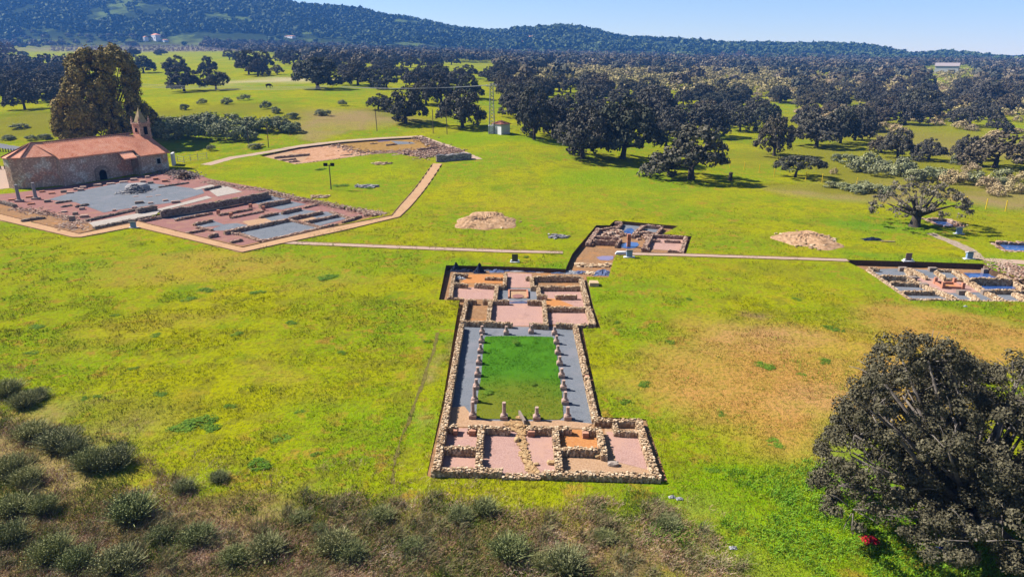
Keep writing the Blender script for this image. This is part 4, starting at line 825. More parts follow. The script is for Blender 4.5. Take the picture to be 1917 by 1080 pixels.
HAND = [
 (1293, 336, 165, 108, 'o', 'big round holm oak at the near right corner of the wood, casting a wide shadow'),
 (1166, 298, 140, 118, 'o', 'tall broad holm oak in the middle of the near clump of oaks'),
 (1090, 297, 115, 104, 'o', 'broad dark holm oak at the left of the near clump, low hanging crown'),
 (1000, 262, 78, 100, 'o', 'tall holm oak standing right beside the white hut'),
 (866, 239, 90, 72, 'o', 'lone holm oak between the pylon and the oak with the long shadow'),
 (759, 231, 88, 72, 'o', 'holm oak with a long dark shadow behind the far excavation'), (708, 206, 48, 34, 'o', 'small low holm oak just left of the long shadowed one'),
 (798, 196, 60, 48, 'o', 'holm oak at the left end of the row behind the pylon'), (826, 193, 66, 58, 'o', 'holm oak left of the pylon top, second in its row'), (878, 185, 56, 46, 'o', 'holm oak just behind the top of the pylon'),
 (595, 166, 96, 60, 'o', 'very wide holm oak with several stems beside the sandy field track'), (670, 160, 62, 48, 'o', 'holm oak right of the very wide one by the track'), (695, 163, 40, 34, 'o', 'small holm oak, middle of three right of the very wide one'), (724, 167, 54, 38, 'o', 'low bushy holm oak, right one of three beyond the very wide one'), (767, 160, 34, 30, 'o', 'small round holm oak alone in the grass gap'),
 (740, 126, 32, 26, 'o', 'leftmost of the oaks along the yellow strip of meadow'), (769, 127, 34, 26, 'o', 'second oak along the yellow strip of meadow'), (800, 127, 34, 27, 'o', 'third oak along the yellow strip of meadow'), (817, 124, 30, 22, 'o', 'fourth oak along the yellow strip of meadow'), (845, 122, 32, 22, 'o', 'rightmost oak along the yellow strip of meadow'),
 (345, 172, 66, 50, 'o', 'left one of two dark oaks on the meadow behind the eucalyptus'), (405, 169, 56, 46, 'o', 'right one of two dark oaks on the meadow behind the eucalyptus'), (331, 143, 50, 40, 'o', 'wide oak directly behind the left one of the two meadow oaks'), (392, 141, 42, 36, 'o', 'oak directly behind the right one of the two meadow oaks'), (269, 137, 48, 34, 'o', 'oak just right of the eucalyptus top'),
 (251, 107, 27, 19, 'o', 'small lone oak before the purple orchard'), (302, 104, 26, 13, 'o', 'small flat oak before the purple orchard'), (248, 87, 24, 10, 'o', 'small dark oak behind the purple orchard'),
 (483, 143, 44, 32, 'o', 'front oak of the clump at the left end of the sandy track'), (466, 140, 50, 48, 'o', 'tallest oak of the clump at the left end of the sandy track'), (492, 130, 44, 36, 'o', 'oak behind the clump by the sandy track'), (430, 113, 30, 20, 'o', 'first oak on the left of the far row over the meadow'), (452, 122, 34, 30, 'o', 'second oak from the left of the far row over the meadow'), (519, 140, 30, 24, 'g', 'small pale oak alone right of the clump'), (530, 118, 38, 26, 'o', 'oak at the far edge of the meadow above the pale small oak'), (550, 122, 40, 28, 'o', 'oak right beside the far meadow edge one'),
 (47, 205, 62, 54, 'o', 'holm oak with clear dark trunk at the left field'), (7, 193, 52, 50, 'o', 'holm oak cut by the left picture edge'), (95, 191, 66, 40, 'b', 'low wide brownish oak left of the eucalyptus'), (80, 167, 54, 36, 'o', 'dark oak behind the low wide brownish one'), (93, 139, 38, 22, 'o', 'flat dark oak beyond the left group'), (121, 136, 26, 20, 'o', 'small round oak beside the flat dark one'), (45, 108, 20, 14, 'o', 'small oak alone on the bright green left field'), (28, 130, 36, 24, 'b', 'brown bushy oak at the left field edge'), (137, 154, 34, 30, 'b', 'brown oak touching the eucalyptus on its left'), (30, 168, 50, 36, 'o', 'oak at the back of the left group'),
 (1385, 246, 56, 50, 'o', 'slim trunked oak at the right edge of the dense wood'), (1325, 256, 96, 66, 'o', 'wide oak just behind the big round one of the wood'), (1449, 292, 78, 82, 'b', 'leaning oak with crooked pale trunk right of the wood'), (1528, 275, 100, 70, 'o', 'broad oak on the right meadow behind the umbrella shaped one'), (1488, 332, 90, 54, 'u', 'umbrella shaped oak standing alone by the yellow posts', None, 0.0), (1279, 198, 38, 34, 'o', 'small oak in the gap at the middle of the wood'),
 (1573, 269, 66, 70, 'o', 'tall oak behind the broad one of the right meadow'), (1600, 263, 66, 66, 'o', 'tall oak in the cluster left of the twin meadow oaks'), (1622, 199, 56, 42, 'o', 'round oak with short trunk in the upper right meadow'), (1680, 296, 62, 58, 'o', 'left one of the twin front oaks on the right meadow'), (1649, 286, 52, 36, 'b', 'thin bent oak beside the twin front oaks'), (1738, 301, 64, 44, 'o', 'right one of the twin front oaks on the right meadow'),
 (1808, 299, 58, 48, 'o', 'oak at the left side of the big bushy clump on the right'), (1862, 314, 128, 72, 'b', 'big bushy oak clump at the right edge of the meadow'), (1815, 236, 80, 42, 'o', 'wide flat oak alone on the upper right meadow'), (1741, 226, 48, 40, 'o', 'round oak left of the wide flat one'), (1687, 234, 18, 20, 'g', 'stunted pollard oak with thick stump'), (1717, 216, 68, 52, 'o', 'big oak behind the round one, upper right meadow'), (1702, 211, 50, 42, 'o', 'oak left behind the big upper right one'),
 (1777, 194, 34, 28, 'o', 'small round oak among tan bushes, upper right'), (1846, 201, 66, 48, 'o', 'dark oak with leaning trunk, far upper right'), (1874, 187, 46, 36, 'b', 'brownish oak beside the one with leaning trunk'), (1866, 248, 50, 32, 'o', 'dark oak above the big bushy clump'), (1664, 204, 44, 38, 'o', 'oak between two round ones, upper right meadow'), (1610, 230, 60, 40, 'o', 'oak over the tall cluster on the right meadow'), (1650, 232, 50, 34, 'b', 'brown oak left of the pollard stump'),
 (1228, 234, 96, 76, 'o', 'dark oak with two trunks at the grass gap in the wood'), (1068, 174, 44, 34, 'o', 'oak standing in the bright grass gap of the wood'), (1048, 163, 36, 28, 'o', 'small oak left of the one in the bright gap'), (287, 246, 34, 46, 'o', 'dark bushy tree at the right foot of the eucalyptus')]
for q in HAND:
    bx, by, w, h, k, lb = q[:6]; T_(bx, by, w, h, k, lb, rz=q[7] if len(q) > 7 else None)

# the woods: laid out in strips of countryside, thinned where the meadows are
ZONES = [  # picture polygon, spacing m, group, label, kinds
 ([(560, 104), (960, 104), (960, 150), (900, 176), (700, 158), (640, 150), (560, 145)], 21, 'oaks in the wood beyond the far meadow', 'dark holm oak in the crowded wood beyond the far meadow', 'o'),
 ([(930, 118), (1400, 118), (1400, 236), (1330, 246), (1150, 278), (1040, 262), (960, 232), (905, 190)], 15.5, 'oaks crowded in the wood right of the pylon', 'dark holm oak crowded in the dense wood right of the pylon', 'oooob'),
 ([(1400, 130), (1930, 130), (1930, 236), (1650, 236), (1560, 268), (1400, 240)], 21, 'oaks scattered over the upper right meadow', 'dark holm oak scattered among tan bushes on the upper right meadow', 'ooobbg'),
 ([(0, 118), (120, 128), (140, 185), (0, 188)], 15, 'oaks grouped at the left edge', 'dark oak in the group at the left edge behind the chapel road', 'oob')]
GAPS = [[(965, 126), (1240, 132), (1500, 134), (1500, 176), (1300, 186), (1180, 176), (965, 160)], [(1030, 165), (1095, 160), (1095, 196), (1035, 205)], [(1180, 226), (1275, 212), (1275, 246), (1185, 258)], [(1255, 190), (1300, 190), (1300, 205), (1250, 225)], [(740, 118), (935, 118), (935, 142), (740, 142)], [(700, 155), (775, 150), (780, 200), (640, 180)], [(1360, 230), (1400, 230), (1420, 260), (1350, 280)], [(20, 96), (160, 96), (160, 128), (50, 126)], [(1728, 126), (1822, 126), (1822, 166), (1728, 166)], [(890, 170), (950, 175), (950, 240), (880, 240)], [(560, 150), (650, 150), (650, 200), (560, 200)]]
def scatter(poly, s, rs, ymin=120, ymax=1500):
    gx, gy = np.meshgrid(np.arange(-1100, 1100, s), np.arange(ymin, ymax, s)); gx = gx.ravel()+rs.uniform(-.45, .45, gx.size)*s; gy = gy.ravel()+rs.uniform(-.45, .45, gy.size)*s
    z = T(gx, gy); px, py = proj(gx, gy, z); k = pip(px, py, poly)
    for g_ in GAPS: k &= ~pip(px, py, g_)
    return np.column_stack([gx[k], gy[k], z[k]])
rsz = np.random.RandomState(5); CAND = []
for zi, (poly, s, grp, lb, kinds) in enumerate(ZONES):
    for x, y, z in scatter(poly, s, rsz): CAND.append((y, x, z, zi))
CAND.sort(); REST = []
for y, x, z, zi in CAND:
    if any((x-a)**2+(y-b)**2 < (c*.42)**2 for a, b, c in USED): continue
    if NTREE >= 296: REST.append((x, y, z)); continue
    k = ZONES[zi][4][rsz.randint(len(ZONES[zi][4]))]; ms = {'o': OAKS, 'b': OAKB, 'g': OAKG}[k]; w = rsz.uniform(9.5, 15); NTREE += 1
    tree(ms[rsz.randint(len(ms))], Vector((x, y, z)), w, w*rsz.uniform(.62, .85), ZONES[zi][3], ZONES[zi][2])
# the rest of the woods and the wooded hills, one mass each
def mass(name, P3, w, nq, qs, mat, label):
    """crowns as leaf-clump quads for many far trees."""
    C = []; N = []; S_ = []
    for (x, y, z), ww in zip(P3, w):
        d = sph(nq, -.25); e = 1+.25*np.sin(d[:, 0]*5+x)*np.sin(d[:, 1]*6+y); c = np.array([x, y, z+ww*.38])+d*np.array([ww*.5, ww*.5, ww*.33])*e[:, None]*RS.uniform(.75, 1.05, (nq, 1))
        C.append(c); nn_ = d+RS.normal(size=(nq, 3))*.4; N.append(nn_/np.linalg.norm(nn_, axis=1)[:, None]); S_.append(np.full(nq, ww*qs))
    V, Fc = quads(np.concatenate(C), np.concatenate(N), np.concatenate(S_)*RS.uniform(.7, 1.3, nq*len(P3)))
    return tag(npmesh(name, V, Fc, mat), label, kind='stuff')
REST = np.array(REST)
far = np.concatenate([scatter(GAPS[0], 30, rsz) if 0 else np.array([q for q in (lambda g_: (GAPS.pop(0), scatter(g_, 46, rsz, 200, 1300), GAPS.insert(0, g_))[1])(GAPS[0])]), scatter([(380, 76), (620, 88), (960, 100), (1400, 108), (1930, 112), (1930, 133), (1400, 133), (930, 122), (560, 108), (430, 96), (380, 92)], 17, rsz, 450, 1500), scatter([(-20, 60), (330, 76), (60, 92), (-20, 96)], 26, rsz, 700, 1500)])
ALLF = np.concatenate([REST, far]); hue = fbm(ALLF[:, 0], ALLF[:, 1], 60, 80)+RS.uniform(-.3, .3, len(ALLF))
for k, m_, nm, lb in [(hue < .5, M_OAK, 'distant_oak_wood', 'darker half of the distant oak wood reaching to the hills'), ((hue >= .5) & (hue < .82), M_OAKB, 'distant_oak_wood', 'brownish trees of the distant oak wood reaching to the hills'), (hue >= .82, M_GALL, 'distant_oak_wood', 'palest trees of the distant oak wood reaching to the hills')]:
    mass(nm, ALLF[k], RS.uniform(8, 15, k.sum()), 110, .13, m_, lb)
M_HILLF = leafmat('hill wood leaves', [(.03, .055, .022), (.055, .085, .032), (.1, .135, .05)], .8)
gx, gy = np.meshgrid(np.arange(-1900, 2000, 11.5), np.arange(1280, 2180, 11.5)); gx = gx.ravel()+RS.uniform(-5, 5, gx.size); gy = gy.ravel()+RS.uniform(-5, 5, gy.size)
k = (np.abs(gx) < gy*.84) & (fbm(gx, gy, 90, 21)+.35*vnoise(gx, gy, 25, 8) < np.where(gy < 1500, .66, .82)); gx, gy = gx[k], gy[k]; gz = T(gx, gy)
qx, qy = proj(gx, gy, gz); k = (qx > -40) & (qx < 1960) & (qy > -15)
# keep the green fields at the foot of the left hill clear
for pl in ([(40, 72), (160, 60), (300, 72), (410, 78), (410, 96), (40, 96)], [(0, 84), (640, 84), (640, 98), (0, 98)]): k &= ~(pip(qx, qy, pl) & (RS.rand(len(qx)) > .12))
gx, gy, gz = gx[k], gy[k], gz[k]
mass('hillside_wood', np.column_stack([gx, gy, gz]), RS.uniform(8, 15, len(gx)), 16, .36, M_HILLF, 'continuous dark green wood covering the distant hills')
print('trees', NTREE, 'rest', len(REST), len(far), 'hill', len(gx))

# ---------------------------------------------------------------- the special trees
# eucalyptus behind the chapel
RSk = RS; RS = np.random.RandomState(77)
def euc(w, h, n, label, p, ns):
    L = []
    for k in range(n):
        a = RS.uniform(0, 6.28); r = w*.5*math.sqrt(RS.rand())*.72; t = RS.rand(); z = h*(.1+.78*t*(1-.5*(r/(w*.5))**2)); q = w*RS.uniform(.13, .2); L.append((r*math.cos(a), r*math.sin(a), z, q, q*1.25))
    V, Fc = crown_cloud(L, ns, 1.3, 110, .3, 0, asp=1.6, squash=1.3)
    root = empty('eucalyptus_tree', p, 0, label, 'tree'); npmesh('crown', V, Fc, M_EUC, root); mb = MB(); limbs(mb, RS, L, h*.2, .7, 0, 3); mb.build('trunk', M_BARK, root, True); return root
pe = P(200, 248); print('euc', pe)
euc(21, 28, 84, 'huge golden green eucalyptus towering behind the chapel', Vector((-117.5, 205, Tf(-117.5, 205))), 26)
euc(12, 17, 32, 'lower golden eucalyptus clump at the left foot of the huge one', Vector((-118.5, 190, Tf(-118.5, 190))), 22)
RS = np.random.RandomState(78)
# spreading old oak on the lawn
m_ = oak(201, M_GALL, R=7.4, H=7.2, n=34, lean=.6, base=2.3, r0=.85, nsub=22, rsub=.6, nleaf=26, size=.2, drop=.28, squash=.7, every=2)
p = P(1712, 424); tree(m_, p, wpx(p, 156), wpx(p, 92), 'old spreading oak with thick dark trunk and sparse crown on the right lawn', rz=0.4, base=(14.5, 8.0)); USED.append((p.x, p.y, 12))
# big oak in the right foreground
L = []
for k in range(112):
    a = RS.uniform(0, 6.28); r = 7.3*math.sqrt(RS.rand()); z = .9+9.6*RS.rand()**.9*(1-.55*(r/7.8)**2)+.8*(1-r/7.5); q = RS.uniform(1.0, 1.75); L.append((r*math.cos(a)*1.05, r*math.sin(a)*.9, z, q, q*.8))
L += [(-6.4, 0, 9.9, 1.5, 1.2), (-5.2, .6, 10.9, 1.4, 1.1), (-6.9, -.4, 8.3, 1.4, 1.1), (-4.0, .2, 10.9, 1.5, 1.2), (-7.3, 0, 6.6, 1.3, 1.1)]
V, Fc = crown_cloud(L, 17, .5, 170, .082, .16, squash=.9)
pn = Vector((26.0, 32.8, 0)); root = empty('near_holm_oak', pn, 0, 'huge dark holm oak filling the right foreground corner', 'tree'); npmesh('crown', V, Fc, M_NEAR, root)
mb = MB(); limbs(mb, RS, L, 1.9, .5, .3, 1)
for q in L:
    for k in range(5):
        e = Vector(q[:3]); d = Vector(sph(1, -.3)[0])*q[3]*1.15; s_ = e+d*.2; mb.tube([s_, s_+d*.5+Vector((0, 0, .1)), e+d], [.035, .025, .01], 4)
mb.build('trunk', speck('grey twigs and bark', [(.1, .09, .08), (.2, .17, .15), (.33, .3, .27)], 4, .02), root, True)
print('near oak', len(Fc))
RS = RSk

# ---------------------------------------------------------------- bushes
def bush_mesh(seed, mat, w=1., h=.8, n=420, size=.12, spiky=0.0):
    global RS
    kp = RS; RS = np.random.RandomState(seed)
    if spiky:
        a = RS.uniform(0, 6.28, n); t = np.abs(RS.normal(size=n))*.42; r0 = RS.rand(n)**.5*.35; d = np.column_stack([np.cos(a)*np.sin(t), np.sin(a)*np.sin(t), np.cos(t)])
        ln = RS.uniform(.35, 1., n)*h; b = np.column_stack([np.cos(a)*r0*w*.5, np.sin(a)*r0*w*.5, np.zeros(n)]); e = b+d*ln[:, None]*np.array([w, w, 1.]); sd = np.cross(d, RS.normal(size=(n, 3))); sd /= np.linalg.norm(sd, axis=1)[:, None]; sd *= size
        V = np.stack([b-sd*.5, b+sd*.5, e+sd*.35, e-sd*.35], 1).reshape(-1, 3); Fc = np.arange(4*n).reshape(n, 4)
        V2, F2 = quads(e, sph(n, -.2), size*1.6, 1); Fc = np.concatenate([Fc, F2+len(V)]); V = np.concatenate([V, V2])
    else:
        L = [(RS.uniform(-.28, .28)*w, RS.uniform(-.28, .28)*w, h*RS.uniform(.25, .55), w*RS.uniform(.2, .32), h*RS.uniform(.3, .45)) for _ in range(6)]
        V, Fc = crown_cloud(L, 13, .17, max(4, n//95), size, .12)
    o = npmesh('bush', V, Fc, mat); me = o.data; bpy.data.objects.remove(o); RS = kp; return me
BG = [bush_mesh(301+i, M_GREYB, size=.05, n=3800) for i in range(3)]; BT = [bush_mesh(311+i, M_TANB, size=.045, n=3000) for i in range(2)]
BD = [bush_mesh(321+i, M_DKB, size=.012, n=2300, spiky=1) for i in range(3)]; BGG = [bush_mesh(331, M_DKB, size=.08, n=1200)]
def bush(mes, px, py, w, h, label, group=None, name='bush'):
    p = P(px, py); W_ = wpx(p, w); H_ = wpx(p, h); o = bpy.data.objects.new(name, mes[RS.randint(len(mes))]); COL.objects.link(o)
    o.location = p-Vector((0, 0, .05)); o.scale = (W_, W_, H_*1.15); o.rotation_euler = (0, 0, RS.uniform(0, 6.28)); return tag(o, label, 'bush', group)
OL = [(300, 258, 46, 34), (330, 262, 44, 36), (352, 250, 50, 34), (380, 262, 48, 36), (405, 250, 54, 34), (420, 264, 46, 34), (445, 262, 44, 32), (398, 238, 50, 30), (430, 240, 46, 28), (458, 248, 44, 28), (480, 244, 40, 28), (505, 246, 46, 30), (530, 246, 44, 30), (318, 240, 40, 28), (365, 236, 44, 26), (548, 248, 34, 24), (470, 262, 26, 18)]
for q in OL: bush(BG, *q, 'grey green olive like bush in the thicket right of the chapel tower', 'grey green thicket bushes right of the chapel', 'olive_bush')
ONE = [(602, 216, 22, 12, 'leftmost of the grey bushes on the dry strip behind the far excavation'), (612, 217, 14, 12, 'small grey bush beside the leftmost one on the dry strip'), (642, 198, 17, 12, 'round grey bush higher up the dry strip'), (346, 206, 16, 14, 'small bush under the two meadow oaks'), (424, 196, 20, 14, 'grey bush on the meadow below the oak shadow'), (378, 196, 18, 12, 'low bush left under the oak shadow'), (497, 204, 22, 16, 'grey bush on the dry slope right of the meadow oaks'), (520, 212, 20, 13, 'grey bush lower on the dry slope'), (456, 188, 22, 12, 'bush at the right end of the oak shadow'),
       (480, 278, 28, 12, 'dark bush between the two poles at the far excavation path'), (395, 282, 18, 12, 'bush on the grass behind the chapel gate'), (20, 262, 24, 10, 'low bush at the road left of the chapel'), (60, 262, 22, 10, 'low bush beside the eucalyptus foot'), (88, 260, 26, 12, 'dark low bush next to the chapel apse'), (38, 240, 30, 10, 'olive bush on the left rough meadow'), (1556, 352, 26, 16, 'blue green bush at the yellow posts'), (550, 222, 24, 14, 'grey bush at the left end of the dry strip')]
for q in ONE: bush(BG, *q[:4], q[4])
rsb = np.random.RandomState(9)
for a, b, w, h in [(1568, 302, 22, 18), (1590, 308, 34, 24), (1608, 322, 36, 26), (1628, 312, 38, 28), (1640, 330, 36, 26), (1655, 318, 34, 24), (1676, 328, 40, 28), (1700, 326, 44, 34), (1716, 338, 40, 28), (1738, 336, 38, 26), (1762, 338, 40, 28), (1786, 344, 42, 30), (1806, 340, 34, 24), (1828, 346, 40, 28), (1850, 352, 38, 26), (1872, 350, 36, 24), (1900, 362, 40, 28), (1862, 366, 36, 24), (1792, 308, 26, 22), (1820, 322, 28, 20), (1882, 336, 36, 26), (1910, 342, 34, 24), (1560, 326, 16, 14)]:
    bush(BG if rsb.rand() < .6 else BT, a, b, w, h, 'grey tan bush in the thicket band across the right meadow', 'bushes of the thicket band on the right')
for a, b, w, h in [(1580, 356, 30, 16), (1604, 362, 34, 18), (1630, 360, 44, 22), (1652, 364, 32, 18), (1618, 350, 30, 14)]: bush(BG, a, b, w, h, 'grey green bush in the row behind the old spreading oak', 'bushes behind the old oak')
for x, y, z in scatter([(1400, 150), (1930, 150), (1930, 300), (1760, 260), (1500, 230), (1400, 200)], 13, rsb):
    px, py = proj(x, y, z)
    if rsb.rand() < .55: bush(BT, px, py, rsb.uniform(18, 34)*(py/230), rsb.uniform(10, 18)*(py/230), 'tan dry bush among the scattered oaks of the upper right meadow', 'tan bushes of the upper right meadow')
GAPS = []
SPL = np.concatenate([scatter([(965, 124), (1240, 130), (1500, 134), (1500, 176), (1300, 186), (1180, 176), (965, 160)], 8, rsb, 250, 1200), scatter([(1480, 140), (1930, 132), (1930, 235), (1700, 205), (1480, 190)], 13, rsb, 250, 1200)])
mass('pale_scrub_belt', SPL, RS.uniform(3, 8, len(SPL)), 60, .12, leafmat('pale scrub', [(.14, .13, .05), (.26, .23, .1), (.38, .32, .18)]), 'belt of pale yellow green scrub behind the dense wood')
# orchard of leafless trees at the foot of the left hill
OX = []
for r in range(60):
    for q in range(16): px = 100+r*9+RS.uniform(-3, 3); OX.append((px, 85.5+q*.75+RS.uniform(-.3, .3)))
C = []
for px, py in OX:
    p = P(px, py+1.5)
    C.append((p.x, p.y, p.z))
mass('leafless_orchard', np.array(C), RS.uniform(2.5, 5.5, len(C)), 16, .16, leafmat('purple twigs', [(.13, .09, .12), (.22, .16, .2), (.3, .22, .26)]), 'long purple grey orchard of leafless trees before the hill')
for a, b, w, h, lb in [(4, 118, 34, 40, 'tall bare purplish tree at the left picture edge, front one'), (22, 112, 34, 30, 'tall bare purplish tree at the left picture edge, rear one'), (1352, 112, 20, 14, 'reddish bare tree beside the far white houses'), (1385, 112, 24, 18, 'bigger reddish bare tree right of the far white houses')]:
    if 'BAREM' not in globals(): BAREM = oak(401, M_BARE, R=4.5, H=9, n=12, drop=.3, size=.3, nleaf=20)
    p = P(a, b); tree(BAREM, p, wpx(p, w), wpx(p, h), lb, nameit='bare_tree')
# ---------------------------------------------------------------- the chapel
CH = Vector((-96.5, 146.8, 0)); CU = Vector((.462, .887, 0)).normalized(); CN = Vector((-CU.y, CU.x, 0))
def c3(s, n, z): return CH+CU*s+CN*n+Vector((0, 0, z))
def masonry(name, base, plaster, red):
    g = NG(name); f = g.noise(1.6, 6, .75); c = g.ramp(f, [(.25, tuple(q*.5 for q in base)), (.5, base), (.75, tuple(min(1, q*1.35) for q in base))])
    c = g.mix(g.mr(g.noise(.35, 5, .65), .52, .62), c, plaster); c = g.mix(g.mr(g.noise(.23, 4, .6, dist=.4), .53, .66), c, red)
    c = g.mix(g.math('MULTIPLY', g.mr(g.vor(2.6), .25, .5), .45), c, (.12, .09, .075)); g.bump(g.noise(4, 5, .7), .8, .08); return g.done(c, .9)
M_CHW = masonry('chapel masonry', (.8, .56, .46), (1, .86, .76), (.85, .42, .3)); M_APSE = masonry('apse masonry', (.85, .56, .44), (1, .9, .8), (.9, .44, .3))
g = NG('clay roof tiles'); f = g.math('ADD', g.math('MULTIPLY', g.noise(3.4, 5, .8), .7), g.math('MULTIPLY', g.noise(.5, 4, .6), .35))
c = g.ramp(f, [(.34, (.42, .14, .075)), (.46, (.82, .33, .2)), (.58, (.98, .48, .32)), (.74, (1, .68, .5))]); M_TILE = g.done(c, .85)
M_PINKW = masonry('tower masonry', (.7, .42, .34), (.8, .55, .45), (.65, .34, .25)); M_SPIRE = speck('mossy spire', [(.3, .24, .1), (.42, .33, .2), (.5, .36, .28)], 1.5, .02)
chapel = empty('chapel', CH, 0, 'long stone chapel with red tiled roof, rounded apse and small bell tower', 'chapel')
def prism(name, base, z0, z1, mat, parent, extra=None):
    n = len(base); V = [Vector((p[0], p[1], z0)) for p in base]+[Vector((p[0], p[1], z1)) for p in base]
    Fc = [(i, (i+1) % n, n+(i+1) % n, n+i) for i in range(n)]+[tuple(range(n, 2*n)), tuple(range(n))[::-1]]
    return pymesh(name, V, Fc, mat, parent)
LN = 18.0
prism('nave_wall', [c3(0, 0, 0), c3(LN, 0, 0), c3(LN, 10.6, 0), c3(0, 10.6, 0)], -.6, 6.0, M_CHW, chapel)
prism('annex_wall', [c3(LN-1.5, -1.9, 0), c3(LN+6.2, -1.9, 0), c3(LN+6.2, 9.8, 0), c3(LN-1.5, 9.8, 0)], -.6, 4.75, M_CHW, chapel)
AP = [(-97.9, 147.6), (-102.9, 144.4), (-105.2, 143.7), (-107.0, 144.6), (-108.0, 147.0), (-107.6, 150.0), (-105.8, 153.0), (-102.5, 154.6)]; NA = len(AP)
prism('apse_wall', AP, -.9, 6.55, M_APSE, chapel)
# roofs with real eaves
R0 = (-102.9, 148.3, 9.1)
def roof(name, polys, mat, parent, th=.22):
    V = []; Fc = []
    for pl in polys:
        b = len(V); n = len(pl); V += [Vector(p) for p in pl]+[Vector(p)-Vector((0, 0, th)) for p in pl]
        Fc += [tuple(range(b, b+n)), tuple(range(b+n, b+2*n))[::-1]]+[(b+i, b+n+i, b+n+(i+1) % n, b+(i+1) % n) for i in range(n)]
    return pymesh(name, V, Fc, mat, parent)
E0, E1 = c3(-.3, -.45, 5.98), c3(LN-1.2, -.45, 5.98); RA = Vector(R0); RB = c3(LN+2.6, 5.2, 9.15)
Wb0, Wb1 = c3(-.3, 11.1, 5.98), c3(LN+6.6, 11.1, 5.98); X1 = c3(LN+6.6, -2.5, 4.72); X0 = c3(LN-1.2, -2.5, 4.72)
RS0 = c3(-.3, 5.2, 9.1)
nroof = roof('nave_roof', [[E0, E1, c3(LN-1.2, 5.2, 9.13), RS0], [RS0, c3(LN-1.2, 5.2, 9.13), c3(LN-1.2, 11.1, 5.98), Wb0], [X0, X1, c3(LN+6.6, 5.2, 8.6), c3(LN-1.2, 5.2, 9.12)], [c3(LN-1.2, 5.2, 9.12), c3(LN+6.6, 5.2, 8.6), Wb1, c3(LN-1.2, 11.1, 5.98)]], M_TILE, chapel)
pymesh('roof_side', [c3(LN-1.2, -.4, 5.9), X0, c3(LN-1.2, 5.0, 9.0), c3(LN+6.2, -1.9, 4.75), c3(LN+6.2, 9.8, 4.75), c3(LN+6.2, 9.8, 6.4), c3(LN+6.2, 5.2, 8.5), c3(0, 0, 5.9), c3(0, 10.6, 5.9), c3(0, 5.2, 9.0)], [(0, 1, 2), (3, 4, 5, 6), (7, 8, 9)], M_CHW, chapel)
apx = Vector(R0); ae = [Vector((x, y, 6.5)) for x, y in AP]; cen = sum(ae, Vector())/NA
ao = [cen+(v-cen)*1.07 for v in ae]; ao = [Vector((v.x, v.y, 6.5)) for v in ao]
aroof = roof('apse_roof', [[ao[i], ao[i+1], apx][::-1] for i in range(NA-1)]+[[ao[0], apx, RS0, c3(-.3, 1.2, 6.7)], [apx, ao[-1], c3(-.3, 9.9, 6.6), RS0]], M_TILE, chapel, .15)
mb = MB()
for i in range(1, NA):
    for q in (0,):
        a = ao[i]+Vector((0, 0, .05)); mb.tube([a, apx+Vector((0, 0, .08))], [.16, .14], 6)
mb.tube([apx+Vector((0, 0, .05)), RS0+Vector((0, 0, .05)), RB+Vector((0, 0, .02))], [.18, .17, .17], 6); mb.build('ridge_tiles', speck('dark ridge tiles', [(.28, .13, .1), (.45, .24, .18)], 2, .02), chapel)
# rows of roof tiles: raised half-round courses down the slope facing the camera
mb = MB(); s = .1
while s < LN-1.3: mb.tube([c3(s, -.5, 6.03), c3(s, 5.1, 9.12)], [.085, .085], 5); s += .42
while s < LN+6.5: mb.tube([c3(s, -2.55, 4.76), c3(s, 5.1, 9.14-.07*(s-LN+1.2))], [.085, .085], 5); s += .42
mb.build('roof_courses', M_TILE, chapel)
# doorway with stone surround, window, buttress, porch roof, round apse window
def arch(s0, n, w, h, d, mat, name, parent):
    V = []; pts = [(-w/2, 0), (w/2, 0), (w/2, h*.62)]+[(w/2*math.cos(t), h*.62+h*.38*math.sin(t)) for t in np.linspace(.3, 2.84, 8)]+[(-w/2, h*.62)]; m_ = len(pts)
    for q in (0, d): V += [c3(s0+a, n-q, b) for a, b in pts]
    return pymesh(name, V, [tuple(range(m_)), tuple(range(m_, 2*m_))[::-1]]+[(i, (i+1) % m_, m_+(i+1) % m_, m_+i) for i in range(m_)], mat, parent)
arch(8.6, .02, 3.4, 3.4, .22, masonry('door surround', (.45, .33, .26), (.62, .52, .45), (.5, .3, .22)), 'door_surround', chapel); arch(8.6, .02, 1.7, 2.5, .26, M_DARK, 'door', chapel)
mb = MB(); q = c3(21.6, -1.93, 2.9); mb.box(q, (.9, .12, 1.2), rz=math.atan2(CU.y, CU.x)); w_ = mb.build('window', M_DARK, chapel)
mb = MB(); mb.box(q-Vector((0, 0, .0))-CN*.0, (1.5, .06, 1.7), rz=math.atan2(CU.y, CU.x)); f_ = mb.build('frame', plain('pale reveal', (.55, .5, .48)), w_)
porch = roof('porch_roof', [[c3(12.6, -2.9, 4.6), c3(15.6, -2.9, 4.6), c3(16.2, -.3, 5.8), c3(12.9, -.3, 5.8)]], M_TILE, chapel, .25)
prism('porch_wall', [c3(15.9, -2.7, 0), c3(16.5, -2.7, 0), c3(16.5, 0, 0), c3(15.9, 0, 0)], -.5, 4.9, masonry('pale porch', (.5, .42, .36), (.66, .6, .54), (.45, .3, .22)), chapel)
mb = MB(); a = Vector((AP[3][0], AP[3][1], 0)); b = Vector((AP[4][0], AP[4][1], 0)); m_ = a.lerp(b, .42); d = (b-a).normalized(); nn_ = Vector((d.y, -d.x, 0)); nn_ = nn_ if nn_.x < 0 else -nn_
mb.box(m_+nn_*.02+Vector((0, 0, 4.0)), (1.3, .16, 2.6), rz=math.atan2(d.y, d.x)); mb.build('niche', M_DARKEARTH, chapel)
